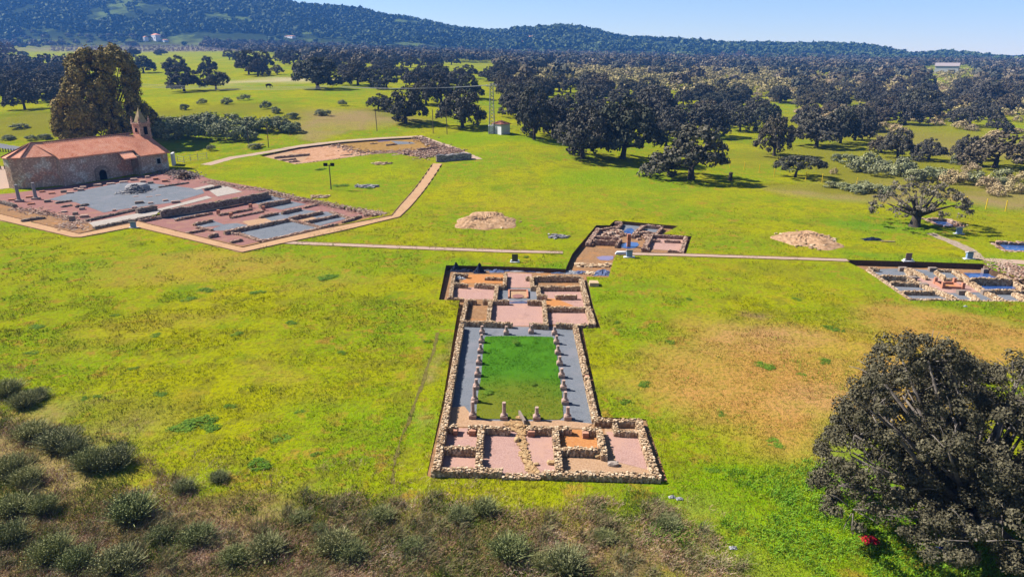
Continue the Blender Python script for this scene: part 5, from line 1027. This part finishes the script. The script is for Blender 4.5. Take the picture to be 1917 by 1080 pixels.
# bell tower
tw = 2.85; S0, N0 = 22.5, 4.4
t0 = [c3(S0, N0, 0), c3(S0+tw, N0, 0), c3(S0+tw, N0+tw, 0), c3(S0, N0+tw, 0)]
tower = prism('bell_tower', t0, -.3, 11.1, M_PINKW, chapel)
def ring(e, z0, z1, name, mat): return prism(name, [c3(S0-e, N0-e, 0), c3(S0+tw+e, N0-e, 0), c3(S0+tw+e, N0+tw+e, 0), c3(S0-e, N0+tw+e, 0)], z0, z1, mat, tower)
ring(.16, 11.1, 11.45, 'cornice', M_PINKW); ring(.1, 8.0, 8.2, 'string_course', M_PINKW)
V = [c3(S0+.35, N0+.35, 11.45), c3(S0+tw-.35, N0+.35, 11.45), c3(S0+tw-.35, N0+tw-.35, 11.45), c3(S0+.35, N0+tw-.35, 11.45), c3(S0+tw/2, N0+tw/2, 15.0)]
pymesh('spire', V, [(0, 1, 4), (1, 2, 4), (2, 3, 4), (3, 0, 4)], M_SPIRE, tower)
for a, b in [(.1, .1), (tw-.1, .1), (tw-.1, tw-.1), (.1, tw-.1)]:
    p = c3(S0+a, N0+b, 11.45); mb = MB(); mb.lathe([(.26, 0), (.26, .25), (.16, .35), (.24, .6), (.2, .85), (.07, 1.1), (.12, 1.3), (.02, 1.5)], p, 10); mb.build('pinnacle', M_PINKW, tower)
mb = MB(); q = c3(S0-.02, N0+tw/2, 9.7); 
mb.box(q, (.12, .8, .95), rz=math.atan2(CU.y, CU.x)); mb.build('round_opening', M_DARK, tower)
mb = MB(); mb.box(c3(S0+tw/2, N0-.02, 9.6), (.95, .12, 1.9), rz=math.atan2(CU.y, CU.x)); mb.build('bell_opening', M_DARK, tower)
rel(chapel)
for q in chapel.children:
    for gch in q.children: gch.matrix_parent_inverse = chapel.matrix_parent_inverse
# white gable wall and gate right of the chapel
gw = MB(); p = P(326, 309); gw.box((p.x, p.y, 1.9), (.5, 3.2, 4.0), rz=.3, jit=.01); gw.build('white_gable_wall', M_WPAINT); tag(bpy.data.objects['white_gable_wall'], 'narrow whitewashed wall end right beside the chapel', 'wall')
def posts(pts, h, r, mat, name, label, group, labels=None, cat='post'):
    me = None
    for i, (a, b) in enumerate(pts):
        p = P(a, b); hh = h if not isinstance(h, list) else h[i]
        if me is None: mb = MB(); mb.lathe([(r, -.3), (r*.95, hh*.96), (r*.4, hh)], n=8); o = mb.build(name, mat); me = o.data
        else: o = bpy.data.objects.new(name, me); COL.objects.link(o)
        o.location = p; o.rotation_euler = (RS.uniform(-.03, .03), RS.uniform(-.03, .03), 0); tag(o, labels[i] if labels else label, cat, group)
gate = empty('wire_gate', P(370, 300), 0, 'low pale wire gate and fence panels behind the chapel corner', 'gate'); mb = MB()
G_ = [P(a, b) for a, b in [(333, 303), (345, 306), (357, 302), (371, 301), (388, 298)]]
for i, a in enumerate(G_):
    m2 = MB(); m2.tube([a, a+Vector((0, 0, 1.7))], [.06, .06], 6); m2.build('gate_post', M_STEEL, gate)
    if i: b = G_[i-1]; [mb.tube([a+Vector((0, 0, z)), b+Vector((0, 0, z))], [.035, .035], 5) for z in (.3, .9, 1.55)]
mb.build('rail', M_STEEL, gate); rel(gate)
posts([(467, 278), (503, 277), (706, 246), (837, 252), (811, 250), (470, 176), (462, 205)][:5], 7.0, .11, M_WOODP, 'wooden_pole', None, 'thin poles about the far excavation', ['thin dark pole left of the far excavation, left one of a pair', 'thin dark pole left of the far excavation, right one of a pair', 'thin pole alone behind the far excavation path', 'thin pole beside the lone oak near the pylon', 'faint short pole left of the lone oak near the pylon'], 'pole')
YP = [(1337, 310), (1366, 314), (1393, 318), (1421, 323), (1449, 331), (1508, 338), (1539, 342), (1603, 350), (1808, 388), (1845, 392), (1882, 396)]
posts(YP, 2.0, .09, M_YEL, 'yellow_post', None, 'yellow marker posts', [f'{o} yellow post from the left in the line along the rough ground' for o in ('first', 'second', 'third', 'fourth', 'fifth', 'sixth', 'seventh', 'eighth', 'ninth', 'tenth', 'last')])
posts([(1+i*5.2, 284.5+i*.2) for i in range(6)], 1.0, .13, M_WOODP, 'road_post', 'short dark wooden post along the road left of the chapel', 'short posts along the road')
posts([(2, 318), (9, 317)], 1.0, .13, M_WOODP, 'road_post', 'short dark wooden post beside the dirt track left of the apse', 'short posts by the dirt track')
# lamp post with floodlights
p = P(620, 355); lp = empty('lamp_post', p, 0, 'thin pole with two dark floodlights on the grass between the excavations', 'lamp post'); H_ = wpx(p, 47)
mb = MB(); mb.tube([(0, 0, -.2), (0, 0, H_)], [.13, .09], 8); mb.build('pole', M_WOODP, lp); mb = MB(); mb.tube([(-.9, 0, H_-.3), (.9, 0, H_-.3)], [.06, .06], 6); mb.build('crossbar', M_WOODP, lp)
for s in (-.7, .7): mb = MB(); mb.box((s, -.2, H_-.05), (.75, .45, .6), jit=.03); mb.build('floodlight', M_DARK, lp)
# lattice pylon, hut, power lines
p = P(921, 250); py = empty('lattice_pylon', p, 0, 'tall lattice steel pylon standing on a white plinth by the white hut', 'pylon'); H_ = wpx(p, 90); mb = MB(); w0, w1 = .85, .42; cs = [(-1, -1), (1, -1), (1, 1), (-1, 1)]; nb = 14
for x, y in cs: mb.tube([(x*w0, y*w0, 0), (x*w1, y*w1, H_)], [.12, .1], 5)
for k in range(nb):
    z0, z1 = H_*k/nb, H_*(k+1)/nb; a, b = w0+(w1-w0)*k/nb, w0+(w1-w0)*(k+1)/nb
    for i in range(4):
        (x, y), (X, Y) = cs[i], cs[(i+1) % 4]; 
        if k % 2: x, y, X, Y = X, Y, x, y
        mb.tube([(x*a, y*a, z0), (X*b, Y*b, z1)], [.075, .075], 4)
mb.build('lattice_mast', M_STEEL, py); mb = MB(); mb.box((0, 0, H_-.9), (3.0, .2, .2)); mb.box((0, 0, H_-.1), (.15, .15, .5)); mb.build('crossarm', M_STEEL, py)
for s in (-1.35, 0, 1.35): mb = MB(); mb.lathe([(.05, 0), (.14, .1), (.06, .2), (.14, .3), (.05, .5)], (s, 0, H_-.8), 8); mb.build('insulator', M_WPAINT, py)
mb = MB(); mb.box((-.3, 0, 1.1), (1.6, 1.7, 2.5), jit=.01); mb.build('plinth', M_WPAINT, py)
tpole = p+Vector((0, 0, H_-.5)); WX = Vector(((640-958.5)/F*186, 190, row2z(190, 163.5)))
for i, (e, s) in enumerate(zip([WX, WX+Vector((.3, 1.3, 0)), WX+Vector((.6, 2.6, 0))], (-1.35, 0, 1.35))):
    a = tpole+Vector((s, 0, 0)); mb = MB(); pts = [a.lerp(e, t)-Vector((0, 0, 2.2*4*t*(1-t)*.3)) for t in np.linspace(0, 1, 12)]; mb.tube(pts, [.035]*12, 4); tag(mb.build('power_line', plain('aluminium wire', (.6, .6, .6), .4)), f'{("left", "middle", "right")[i]} overhead wire running from the pylon over the oaks', 'wire')
wa, wb = P(205, 120), P(640, 205)
for i in range(3):
    a = Vector((-128+i, 235, Tf(-128, 235)+11+i*.4)); b = Vector((-62+i, 235, Tf(-62, 235)+9.5+i*.4)); mb = MB(); mb.tube([a.lerp(b, t)-Vector((0, 0, 1.6*t*(1-t)*2)) for t in np.linspace(0, 1, 12)], [.04]*12, 4)
    tag(mb.build('power_line', bpy.data.materials['aluminium wire']), f'{("lowest", "middle", "topmost")[i]} of three wires over the meadow right of the eucalyptus', 'wire')
p = P(938, 252); hut = empty('white_hut', p, 0, 'small white hut with a dark red tiled roof beside the pylon', 'hut')
mb = MB(); mb.box((0, 1.8, 1.45), (4.1, 3.4, 3.2), rz=-.85); mb.build('wall', M_WPAINT, hut)
def hip(cx, cy, z, w, d, h, rz, parent, mat, name='roof', ov=.35, ridge=.4):
    c, s = math.cos(rz), math.sin(rz); f = lambda x, y, zz: (cx+x*c-y*s, cy+x*s+y*c, zz); w += ov*2; d += ov*2
    V = [f(-w/2, -d/2, z), f(w/2, -d/2, z), f(w/2, d/2, z), f(-w/2, d/2, z), f(-w/2*ridge, 0, z+h), f(w/2*ridge, 0, z+h)]
    V2 = [(a, b, q-.12) for a, b, q in V[:4]]
    return pymesh(name, V+V2, [(0, 1, 5, 4), (1, 2, 5), (2, 3, 4, 5), (3, 0, 4), (9, 8, 7, 6), (0, 6, 7, 1), (1, 7, 8, 2), (2, 8, 9, 3), (3, 9, 6, 0)], mat, parent)
hip(0, 1.8, 3.05, 4.1, 3.4, .9, -.85, hut, speck('dark red tiles', [(.2, .08, .06), (.35, .15, .11)], 3, .03), ridge=.1)
mb = MB(); mb.box((-1.28, .68, 1.1), (.9, .08, 2.1), rz=-.85); mb.build('door', plain('grey door', (.6, .6, .62)), hut)

# ---------------------------------------------------------------- information panels
def panel(px, py, label, kind):
    p = P(px, py); r = empty('information_panel', p, 0, label, 'information panel'); r.scale = (.78, .78, .82)
    mb = MB(); mb.box((0, 0, .06), (1.9 if kind != 'board' else 1.6, .8, .16), jit=.02); mb.build('base_slab', M_WPAINT, r)
    if kind == 'lectern':
        mb = MB(); mb.box((0, .05, .6), (1.0, .45, 1.0), top=1.05); mb.build('pedestal', M_BLUEP, r)
        R_ = np.array(Matrix.Rotation(-.42, 3, 'X').transposed()); mb = MB(); mb.box((0, 0, 1.22), (1.25, .95, .1), M3=R_); mb.build('sloping_panel', M_WPAINT, r)
    else:
        m_ = M_DKBOARD if kind == 'board' else M_BRBOARD; mb = MB(); mb.box((0, .05, .75), (1.05, .1, 1.25)); mb.build('board', m_, r)
        for s in (-.62, .62): mb = MB(); mb.box((s, .05, .22), (.28, .4, .35), jit=.03); mb.build('foot', M_WPAINT, r)
    return r
panel(250, 427, 'white lectern panel at the path bend below the forum', 'lectern'); panel(1178, 482, 'white and blue lectern panel on the thin path behind the villa', 'lectern'); panel(1814, 485, 'white lectern panel above the right ruin', 'lectern')
panel(1795, 438, 'blue grey lectern panel in the shade of the old oak', 'lectern'); panel(964, 491, 'grey green upright board on the grass behind the villa', 'board'); panel(1700, 489, 'brown upright board on the bank of the right ruin', 'brown')
mb = MB(); p = P(1162, 475.5); mb.box((p.x, p.y, .18), (1.6, .7, .4), jit=.1, top=.8); tag(mb.build('white_boulder', M_WPAINT), 'low white stone left of the lectern behind the villa', 'stone')
mb = MB(); p = P(1112, 534); mb.box((p.x, p.y, .2), (1.1, 1.2, .5), jit=.06); tag(mb.build('concrete_box', M_STONE), 'small pale box structure at the right back corner of the villa', 'box')

sheet_heap('dark_tarp', P(1633, 449), 2.9, 1.3, .5, M_TARPK, 'small dark tarp heap on the lawn left of the old oak', 51)
mb = MB(); p = P(1662, 453); mb.box((p.x, p.y, .1), (1.9, .18, .14), rz=-.2); tag(mb.build('timber_beam', M_STONE), 'pale beam lying beside the small dark tarp', 'beam')
for a, b, lb in [(1258, 931, 'white plastic scrap on the grass near the front of the villa, left one'), (1272, 934, 'white plastic scrap on the grass near the front of the villa, right one'), (1807, 574, 'pale stone on the grass below the right ruin'), (1372, 1026, 'lone white scrap in the scrub at the bottom right')]:
    sheet_heap('plastic_scrap', P(a, b), .42, .26, .16, M_TARPW, lb, int(a), cat='scrap')
for a, b, lb in [(1240, 321, 'white rock under the clump of oaks'), (1257, 325, 'pale rock just right of the white rock under the oaks')]:
    mb = MB(); p = P(a, b); mb.box((p.x, p.y, p.z+.2), (1.2, .7, .5), jit=.15, top=.7); tag(mb.build('rock', M_STONE), lb, 'rock')
mb = MB(); p = P(1367, 338); mb.lathe([(.6, -.1), (.45, .4), (.4, 1.2), (.5, 1.7), (.2, 1.9)], p, 9); tag(mb.build('tree_stump', M_BARK), 'dark dead stump in the shadow right of the big round oak', 'stump')
sheet_heap('red_tarp', P(1628, 1013)+Vector((0, 0, .05)), .95, .75, .35, M_RED, 'crumpled red plastic at the foot of the huge near oak', 61, cat='tarp')
sheet_heap('blue_tarp', P(1768, 1030)+Vector((0, 0, .05)), .7, .5, .25, plain('blue plastic', (.02, .03, .2), .5), 'blue plastic in the shade under the huge near oak', 62, cat='tarp')
for a, b, lb in [(1407, 597, 'first'), (1425, 569, 'second')]: pass


# ---------------------------------------------------------------- distant houses and the barn
def house(px, py, w, d, h, label, roofm=None, rz=-.75, wall=None, nwin=2):
    p = P(px, py); r = empty('distant_house', p, rz, label, 'house'); mb = MB(); mb.box((0, d/2, h/2-.5), (w, d, h+1)); wl = mb.build('wall', wall or M_WPAINT, r)
    hip(0, d/2, h, w, d, h*.22, 0, r, roofm or M_TILE, ridge=.6)
    for k in range(nwin): mb = MB(); mb.box(((k+.5)/nwin*w-w/2, -.05, h*.5), (w*.09, .12, h*.28)); mb.build('window', M_DARK, r)
    return r
house(288, 77, 22, 10, 11, 'big white farmhouse at the foot of the left hill'); house(270, 78, 8, 7, 8, 'small white gabled house left of the big farmhouse'); house(305, 79, 14, 8, 4, 'low white outbuilding right of the big farmhouse')
house(196, 54, 9, 7, 5, 'tiny white house up among the trees of the left hill'); house(388, 82, 7, 6, 4, 'tiny white house alone at the hill foot'); house(502, 83, 8, 7, 4.5, 'small white house below the middle of the left hill'); house(540, 72, 30, 8, 4, 'row of low whitish roofs on the left hill flank')
house(675, 102, 16, 10, 6, 'white house at the left end of the central wood edge'); house(692, 101, 9, 8, 6, 'narrow white house beside it, central wood edge'); house(755, 103, 16, 9, 5, 'low white house among the trees of the central wood'); house(905, 88, 8, 8, 5, 'white house with reddish roof low on the central hill')
house(971, 86, 14, 9, 8, 'white house on the central hill, lower of two'); house(992, 75, 18, 10, 7, 'white house on the central hill, upper of two'); house(1345, 112, 24, 12, 8, 'white house left of the reddish bare trees'); house(1395, 111, 12, 10, 7, 'white house right of the reddish bare trees'); house(1451, 105, 14, 9, 7, 'white house near the far right hills')
p = P(1770, 139); barn = empty('metal_barn', p, -.6, 'metal barn with pale roof among trees at the upper right', 'barn'); bw = wpx(p, 38); mb = MB(); mb.box((0, 7, 3.8), (bw, 14, 8.6), rz=.0); mb.build('wall', plain('white sheet metal', (.62, .62, .6), .5), barn)
V = [(-bw/2-.6, -.7, 8.1), (bw/2+.6, -.7, 8.1), (bw/2+.6, 14.7, 8.1), (-bw/2-.6, 14.7, 8.1), (-bw/2-.6, 7, 11.5), (bw/2+.6, 7, 11.5)]
pymesh('roof', V, [(0, 1, 5, 4), (4, 5, 2, 3), (0, 4, 3), (1, 2, 5)], plain('grey roof sheet', (.4, .34, .34), .5), barn)
mb = MB(); mb.box((bw*.22, -.06, 2.2), (bw*.3, .2, 4.2)); mb.build('barn_door', M_DARK, barn)
# grazing cow on the meadow
p = P(503, 165); sc_ = 1.0; me = bpy.data.meshes.new('cow')
J = [(0, 0, 1.15), (.55, 0, 1.2), (.95, 0, 1.2), (1.25, 0, .95), (1.45, 0, .6), (1.6, 0, .35), (-.6, 0, 1.2), (-.95, 0, 1.18), (-1.05, 0, .8), (-1.08, 0, .5)]
E = [(0, 1), (1, 2), (2, 3), (3, 4), (4, 5), (0, 6), (6, 7), (7, 8), (8, 9)]; Rr = [.42, .4, .3, .2, .16, .1, .38, .2, .04, .03]
for x, y in ((.6, .22), (.6, -.22), (-.7, .22), (-.7, -.22)):
    b = len(J); k = .08 if x < 0 else 0; J += [(x, y, .8), (x-k, y, .45), (x+.02, y, .02)]; E += [(1 if x > 0 else 6, b), (b, b+1), (b+1, b+2)]; Rr += [.17, .09, .07]
me.from_pydata(J, E, []); cow = bpy.data.objects.new('cow', me); COL.objects.link(cow); md = cow.modifiers.new('s', 'SKIN'); cow.modifiers.new('u', 'SUBSURF').levels = 1
for v, r_ in zip(me.skin_vertices[0].data, Rr): v.radius = (r_, r_)
me.skin_vertices[0].data[0].use_root = True; me.materials.append(plain('dark cow hide', (.03, .02, .015), .8)); cow.location = p; cow.scale = (1.25,)*3; tag(cow, 'dark cow grazing alone on the meadow below the sandy track', 'cow')
# ---------------------------------------------------------------- shrubs, scrub and grass in the foreground
SH = [(16, 738, 70, 44), (45, 760, 60, 42), (70, 745, 50, 30), (62, 818, 78, 44), (112, 838, 90, 56), (140, 848, 60, 44), (172, 876, 78, 62), (218, 870, 80, 56), (22, 888, 78, 60), (50, 906, 70, 50), (24, 960, 80, 50), (84, 958, 66, 52), (246, 968, 110, 66), (345, 918, 56, 32), (20, 1012, 80, 56), (100, 1045, 90, 66), (146, 1062, 80, 60), (222, 1068, 100, 66), (372, 1010, 80, 44), (500, 1035, 84, 52), (410, 898, 46, 26),
      (626, 1030, 84, 58), (598, 998, 40, 30), (657, 1045, 70, 50), (715, 972, 60, 36), (861, 972, 64, 36), (907, 960, 62, 44), (953, 1042, 92, 60), (1058, 1066, 96, 64), (1012, 1060, 50, 40), (300, 1010, 60, 40), (440, 1050, 70, 44), (560, 975, 50, 28), (770, 1030, 60, 34), (1130, 1010, 50, 30), (1250, 985, 60, 30)]
for i, q in enumerate(SH):
    lb = 'grey green broom bush among dry brush on the lower left bank' if q[0] < 480 else 'grey green broom bush among dry brush below the villa'
    bush(BD if i % 4 else BD[:1], q[0], q[1], q[2]*.8, q[3]*.72, lb, 'broom bushes on the lower left bank' if q[0] < 480 else 'broom bushes in the scrub below the villa', 'broom_bush')
WD = [(340, 800, 50, 14), (370, 790, 60, 16), (395, 800, 44, 12), (485, 872, 52, 20), (525, 820, 40, 9), (300, 738, 30, 7), (160, 745, 20, 8), (182, 742, 18, 8), (545, 605, 26, 9), (290, 628, 26, 7), (70, 612, 30, 9), (445, 625, 24, 7), (640, 660, 22, 8), (215, 590, 18, 6), (355, 560, 30, 7), (480, 548, 30, 9), (385, 543, 34, 8), (610, 520, 44, 10), (800, 640, 18, 9), (1168, 752, 26, 12), (1434, 686, 40, 11), (1205, 720, 30, 10), (1255, 640, 22, 8), (1352, 775, 22, 7), (1556, 614, 34, 10), (1500, 700, 20, 6),
      (1450, 830, 40, 10), (1490, 560, 20, 6), (1545, 676, 30, 9), (1720, 900, 20, 8), (1155, 604, 16, 6), (1290, 560, 16, 5), (915, 732, 24, 8), (1000, 718, 14, 6), (965, 640, 20, 6), (570, 1000, 20, 8), (1580, 620, 14, 5), (1060, 900, 18, 5), (1630, 742, 20, 8), (1335, 880, 30, 9), (630, 935, 18, 9), (640, 348, 30, 8), (600, 318, 22, 5), (985, 482, 14, 5), (690, 352, 24, 5), (60, 660, 26, 8), (250, 690, 20, 7), (430, 760, 26, 8), (560, 770, 22, 7), (590, 850, 24, 8)]
M_WEED = leafmat('green weeds', [(.05, .12, .01), (.1, .2, .015), (.18, .27, .03)])
WM = [bush_mesh(341+i, M_WEED, size=.05, n=2600) for i in range(2)]
for q in WD: bush(WM, q[0], q[1], q[2]*.9, max(3, q[3]*.38), 'low clump of greener weeds standing out from the yellow green turf', 'weed clumps on the turf', 'weed_clump')

SCRUB = [(-60, 742), (60, 768), (150, 800), (235, 838), (300, 890), (380, 918), (470, 936), (560, 946), (660, 930), (780, 925), (900, 935), (1010, 945), (1120, 930), (1230, 935), (1300, 975), (1360, 1030), (1420, 1130), (-100, 1130)]
def sample(n, y0, y1, rs, power=1.0):
    y = y0+(y1-y0)*rs.rand(n)**power; x = rs.uniform(-1, 1, n)*(y*.8+6); return x, y
def blades(name, x, y, h, wd, lean, nb, mat, label, soilattr=True, spread=.12):
    n = len(x); z = T(x, y); X = np.repeat(x, nb)+RS.normal(size=n*nb)*spread; Y = np.repeat(y, nb)+RS.normal(size=n*nb)*spread; Z = np.repeat(z, nb); N = n*nb
    a = RS.uniform(0, 6.28, N); t = np.abs(RS.normal(size=N))*lean; hh = np.repeat(h, nb)*RS.uniform(.5, 1.2, N); d = np.column_stack([np.cos(a)*np.sin(t), np.sin(a)*np.sin(t), np.cos(t)])
    b = np.column_stack([X, Y, Z-.01]); m = b+d*hh[:, None]*.6; e = m+(d+np.column_stack([np.cos(a)*.5, np.sin(a)*.5, -.3*np.ones(N)]))*hh[:, None]*.4
    s = np.column_stack([-np.sin(a+1), np.cos(a+1), np.zeros(N)])*np.repeat(wd, nb)[:, None]
    V = np.stack([b-s*.5, b+s*.5, m+s*.45, m-s*.45, e], 1).reshape(-1, 3); i = np.arange(N)*5
    Fc = np.concatenate([np.stack([i, i+1, i+2, i+3], 1)]); F3 = np.stack([i+3, i+2, i+4, i+4], 1)
    V2 = np.stack([m-s*.45, m+s*.45, e+s*.12, e-s*.12], 1).reshape(-1, 3); Fb = np.arange(4*N).reshape(N, 4)
    V1 = np.stack([b-s*.5, b+s*.5, m+s*.45, m-s*.45], 1); V = np.concatenate([V1, np.stack([m-s*.45, m+s*.45, e+s*.12, e-s*.12], 1)], 1).reshape(-1, 3)
    j = np.arange(N)*8; Fc = np.concatenate([np.stack([j, j+1, j+2, j+3], 1), np.stack([j+4, j+5, j+6, j+7], 1)])
    o = tag(npmesh(name, V, Fc, mat), label, kind='stuff')
    if soilattr:
        sl = soil(x, y); sl = np.repeat(np.repeat(sl, nb, 0), 8, 0); at = o.data.color_attributes.new('soil', 'FLOAT_COLOR', 'POINT'); at.data.foreach_set('color', sl.astype(np.float32).ravel())
    return o
rs = np.random.RandomState(31)
def turf_pts(n, y0, y1, power, seed, scrub=False, thr=.0):
    rs = np.random.RandomState(seed); x, y = sample(n, y0, y1, rs, power); k = ~in_pits(x, y); px, py = proj(x, y, T(x, y)); k &= (px > -30) & (px < 1950) & (py < 1110)
    ins = pip(px+(fbm(x, y, 5, 95)-.5)*150, py+(fbm(x, y, 4, 97)-.5)*90+(rs.rand(n)-.5)*16, SCRUB); k &= ins if scrub else ~(ins & (rs.rand(n) > .35))
    for pl in ([(376, 308), (903, 300), (790, 250), (485, 280)], [(-60, 375), (250, 330), (345, 315), (720, 402), (453, 470), (240, 425), (140, 446), (-60, 410)], [(738, 900), (800, 690), (818, 640), (835, 640), (790, 840), (775, 900)]): k &= ~pip(px, py, pl)
    if thr: k &= fbm(x, y, 3.0, 17) > thr
    return x[k], y[k]
x, y = turf_pts(90000, 26, 75, 1.0, 1, thr=.42); blades('grass', x, y, .10+.10*fbm(x, y, 2.5, 40), np.full(len(x), .03), .7, 3, M_TUFT, 'short yellow green turf of the field')
x, y = turf_pts(50000, 60, 125, 1.0, 2, thr=.5); blades('grass', x, y, .13+.12*fbm(x, y, 3, 41), np.full(len(x), .06), .8, 2, M_TUFT, 'turf of the middle distance')
x, y = turf_pts(26000, 30, 120, .9, 8, thr=.5); k = fbm(x, y, 1.6, 44) > .56; x, y = x[k], y[k]
blades('field_weeds', x, y, .16+.16*RS.rand(len(x)), np.full(len(x), .045), .75, 5, leafmat('field weeds', [(.09, .17, .01), (.17, .24, .02), (.28, .3, .05)]), 'scattered greener weeds through the turf', False, .16)
# dry brush: tangled pale and brown stems, with green growth between
g = NG('dry brush stems'); f = g.math('ADD', g.math('MULTIPLY', g.isl, .3), g.math('MULTIPLY', g.noise(.26, 5, .6, dist=.5), 1.0))
c = g.ramp(f, [(.36, (.14, .16, .04)), (.46, (.34, .34, .08)), (.54, (.5, .4, .16)), (.62, (.5, .28, .19)), (.7, (.36, .19, .13)), (.8, (.68, .48, .36)), (.92, (.95, .78, .58))]); M_BRUSH = g.done(c, .9)
x, y = turf_pts(60000, 25, 62, 1.15, 3, scrub=True); k = fbm(x, y, 3.5, 33) > .4; x, y = x[k], y[k]; hh = .22+.55*np.clip(fbm(x, y, 2.2, 50)-.3, 0, 1); blades('dry_brush', x, y, hh, np.full(len(x), .022), .75, 8, M_BRUSH, 'tangled dry brown brush on the bank', False, .2)
x, y = turf_pts(16000, 28, 66, 1.0, 14); k = pip(*[q for q in (lambda a: (a[0], a[1]))(proj(x, y, T(x, y)))], [(a, b-75) for a, b in SCRUB]) & (fbm(x, y, 2.5, 36) > .52); x, y = x[k], y[k]; blades('edge_brush', x, y, .18+.3*RS.rand(len(x)), np.full(len(x), .022), .75, 7, M_BRUSH, 'thin dry growth where the bank fades into the turf', False, .2)
lw = [(v.x, v.y) for v in wpoly(PL(Z6, [(575, 190), (1050, 193), (1085, 350), (1122, 640), (1120, 770), (560, 780), (505, 765), (540, 480)]), FV)]
x = RS.uniform(-6, 6, 16000); y = RS.uniform(40, 72, 16000); k = pip(x, y, lw) & (fbm(x, y, 1.6, 99) > .42); x, y = x[k], y[k]
gl = blades('court_grass', x, y, .07+.1*RS.rand(len(x)), np.full(len(x), .03), .7, 3, leafmat('court grass blades', [(.05, .19, .01), (.09, .25, .015), (.17, .3, .03)]), 'uneven bright green grass of the villa court', False, .1)
for v in gl.data.vertices: v.co.z += FV(v.co.x, v.co.y)+.05
# rounded tussocks of mixed growth that break up the bank
x, y = turf_pts(2600, 25, 60, 1.1, 9, scrub=True); k = fbm(x, y, 4, 90) > .4; x, y = x[k], y[k]
g = NG('tussock stems'); f = g.math('ADD', g.math('MULTIPLY', g.noise(.35, 4, .65), .9), g.math('MULTIPLY', g.isl, .2)); c = g.ramp(f, [(.34, (.1, .13, .05)), (.46, (.3, .3, .15)), (.55, (.36, .24, .15)), (.64, (.2, .26, .05)), (.75, (.62, .46, .36))])
blades('tussocks', x, y, .35+.75*RS.rand(len(x))**2, np.full(len(x), .022), .62, 90, g.done(c, .9), 'rounded tussocks of mixed brush on the bank', False, .2)
g = NG('green undergrowth blades'); c = g.ramp(g.math('ADD', g.math('MULTIPLY', g.isl, .6), g.math('MULTIPLY', g.noise(1, 3), .4)), [(.15, (.05, .1, .012)), (.5, (.13, .2, .025)), (.85, (.27, .3, .06))]); M_UNDER = g.done(c, .9)
x, y = turf_pts(42000, 25, 62, 1.1, 4, scrub=True); k = fbm(x, y, 3.2, 60) > .5; x, y = x[k], y[k]; blades('green_undergrowth', x, y, .15+.35*fbm(x, y, 2, 61), np.full(len(x), .03), .6, 8, M_UNDER, 'green grass growing through the dry brush', False, .22)
# lush green patch in the lower right corner
xx, yy = sample(26000, 25, 48, rs); px, py = proj(xx, yy, T(xx, yy)); k = (px > 1200) & (px < 1960) & (py > 800) & (fbm(xx, yy, 3, 70) > .42+.5*np.clip((1480-px)/200, 0, 1)**1.5*np.clip(2-(py-820)/100, .35, 1)) & (py > 840+60*fbm(xx, yy, 2, 75)); xx, yy = xx[k], yy[k]
blades('lush_grass', xx, yy, .2+.35*fbm(xx, yy, 2, 71), np.full(len(xx), .035), .6, 6, M_UNDER if False else leafmat('lush grass blades', [(.05, .17, .01), (.12, .28, .02), (.24, .36, .05)]), 'lush bright green grass round the huge near oak', False, .2)

# ---------------------------------------------------------------- the air
hm = bpy.data.materials.new('haze air'); hm.use_nodes = True; t = hm.node_tree; t.nodes.clear(); o = t.nodes.new('ShaderNodeOutputMaterial'); v = t.nodes.new('ShaderNodeVolumePrincipled')
v.inputs['Color'].default_value = (.1, .34, 1.0, 1); v.inputs['Density'].default_value = .00014; v.inputs['Anisotropy'].default_value = 0.0; t.links.new(v.outputs[0], o.inputs['Volume'])
mb = MB(); mb.box((0, 1800, 115), (8400, 4200, 480)); hz = mb.build('haze', hm); tag(hz, 'thin blue air over the whole valley', kind='stuff')

# ---------------------------------------------------------------- labels that tell the repeated bushes apart
ONES = 'first second third fourth fifth sixth seventh eighth ninth tenth eleventh twelfth thirteenth fourteenth fifteenth sixteenth seventeenth eighteenth nineteenth twentieth'.split()
def rank(group, bands, text):
    os_ = [o for o in COL.objects if o.get('group') == group and o.parent is None]; q = [(proj(*o.location), o) for o in os_]
    q.sort(key=lambda e: e[0][1]); n = len(q); k = len(bands)
    for i in range(k):
        part = sorted(q[i*n//k:(i+1)*n//k], key=lambda e: e[0][0])
        for j, (_, o) in enumerate(part): o['label'] = text.format(ONES[j], bands[i])
rank('broom bushes on the lower left bank', ['uppermost', 'middle', 'lowest'], '{} broom bush from the left along the {} part of the brushy left bank')
rank('broom bushes in the scrub below the villa', ['upper', 'lower'], '{} broom bush from the left in the {} scrub below the villa')
rank('grey green thicket bushes right of the chapel', ['back', 'front'], '{} grey green bush from the left, {} row of the thicket by the chapel')
rank('bushes of the thicket band on the right', ['back', 'front'], '{} grey bush from the left, {} side of the thicket band across the right meadow')
rank('bushes behind the old oak', ['row'], '{} grey green bush from the left in the {} behind the old spreading oak')
rank('short posts along the road', ['row'], '{} short dark wooden post from the left in the roadside {} by the chapel')
rank('weed clumps on the turf', ['farthest', 'far', 'middle', 'near', 'nearest'], '{} green weed clump from the left on the {} strip of the open turf')
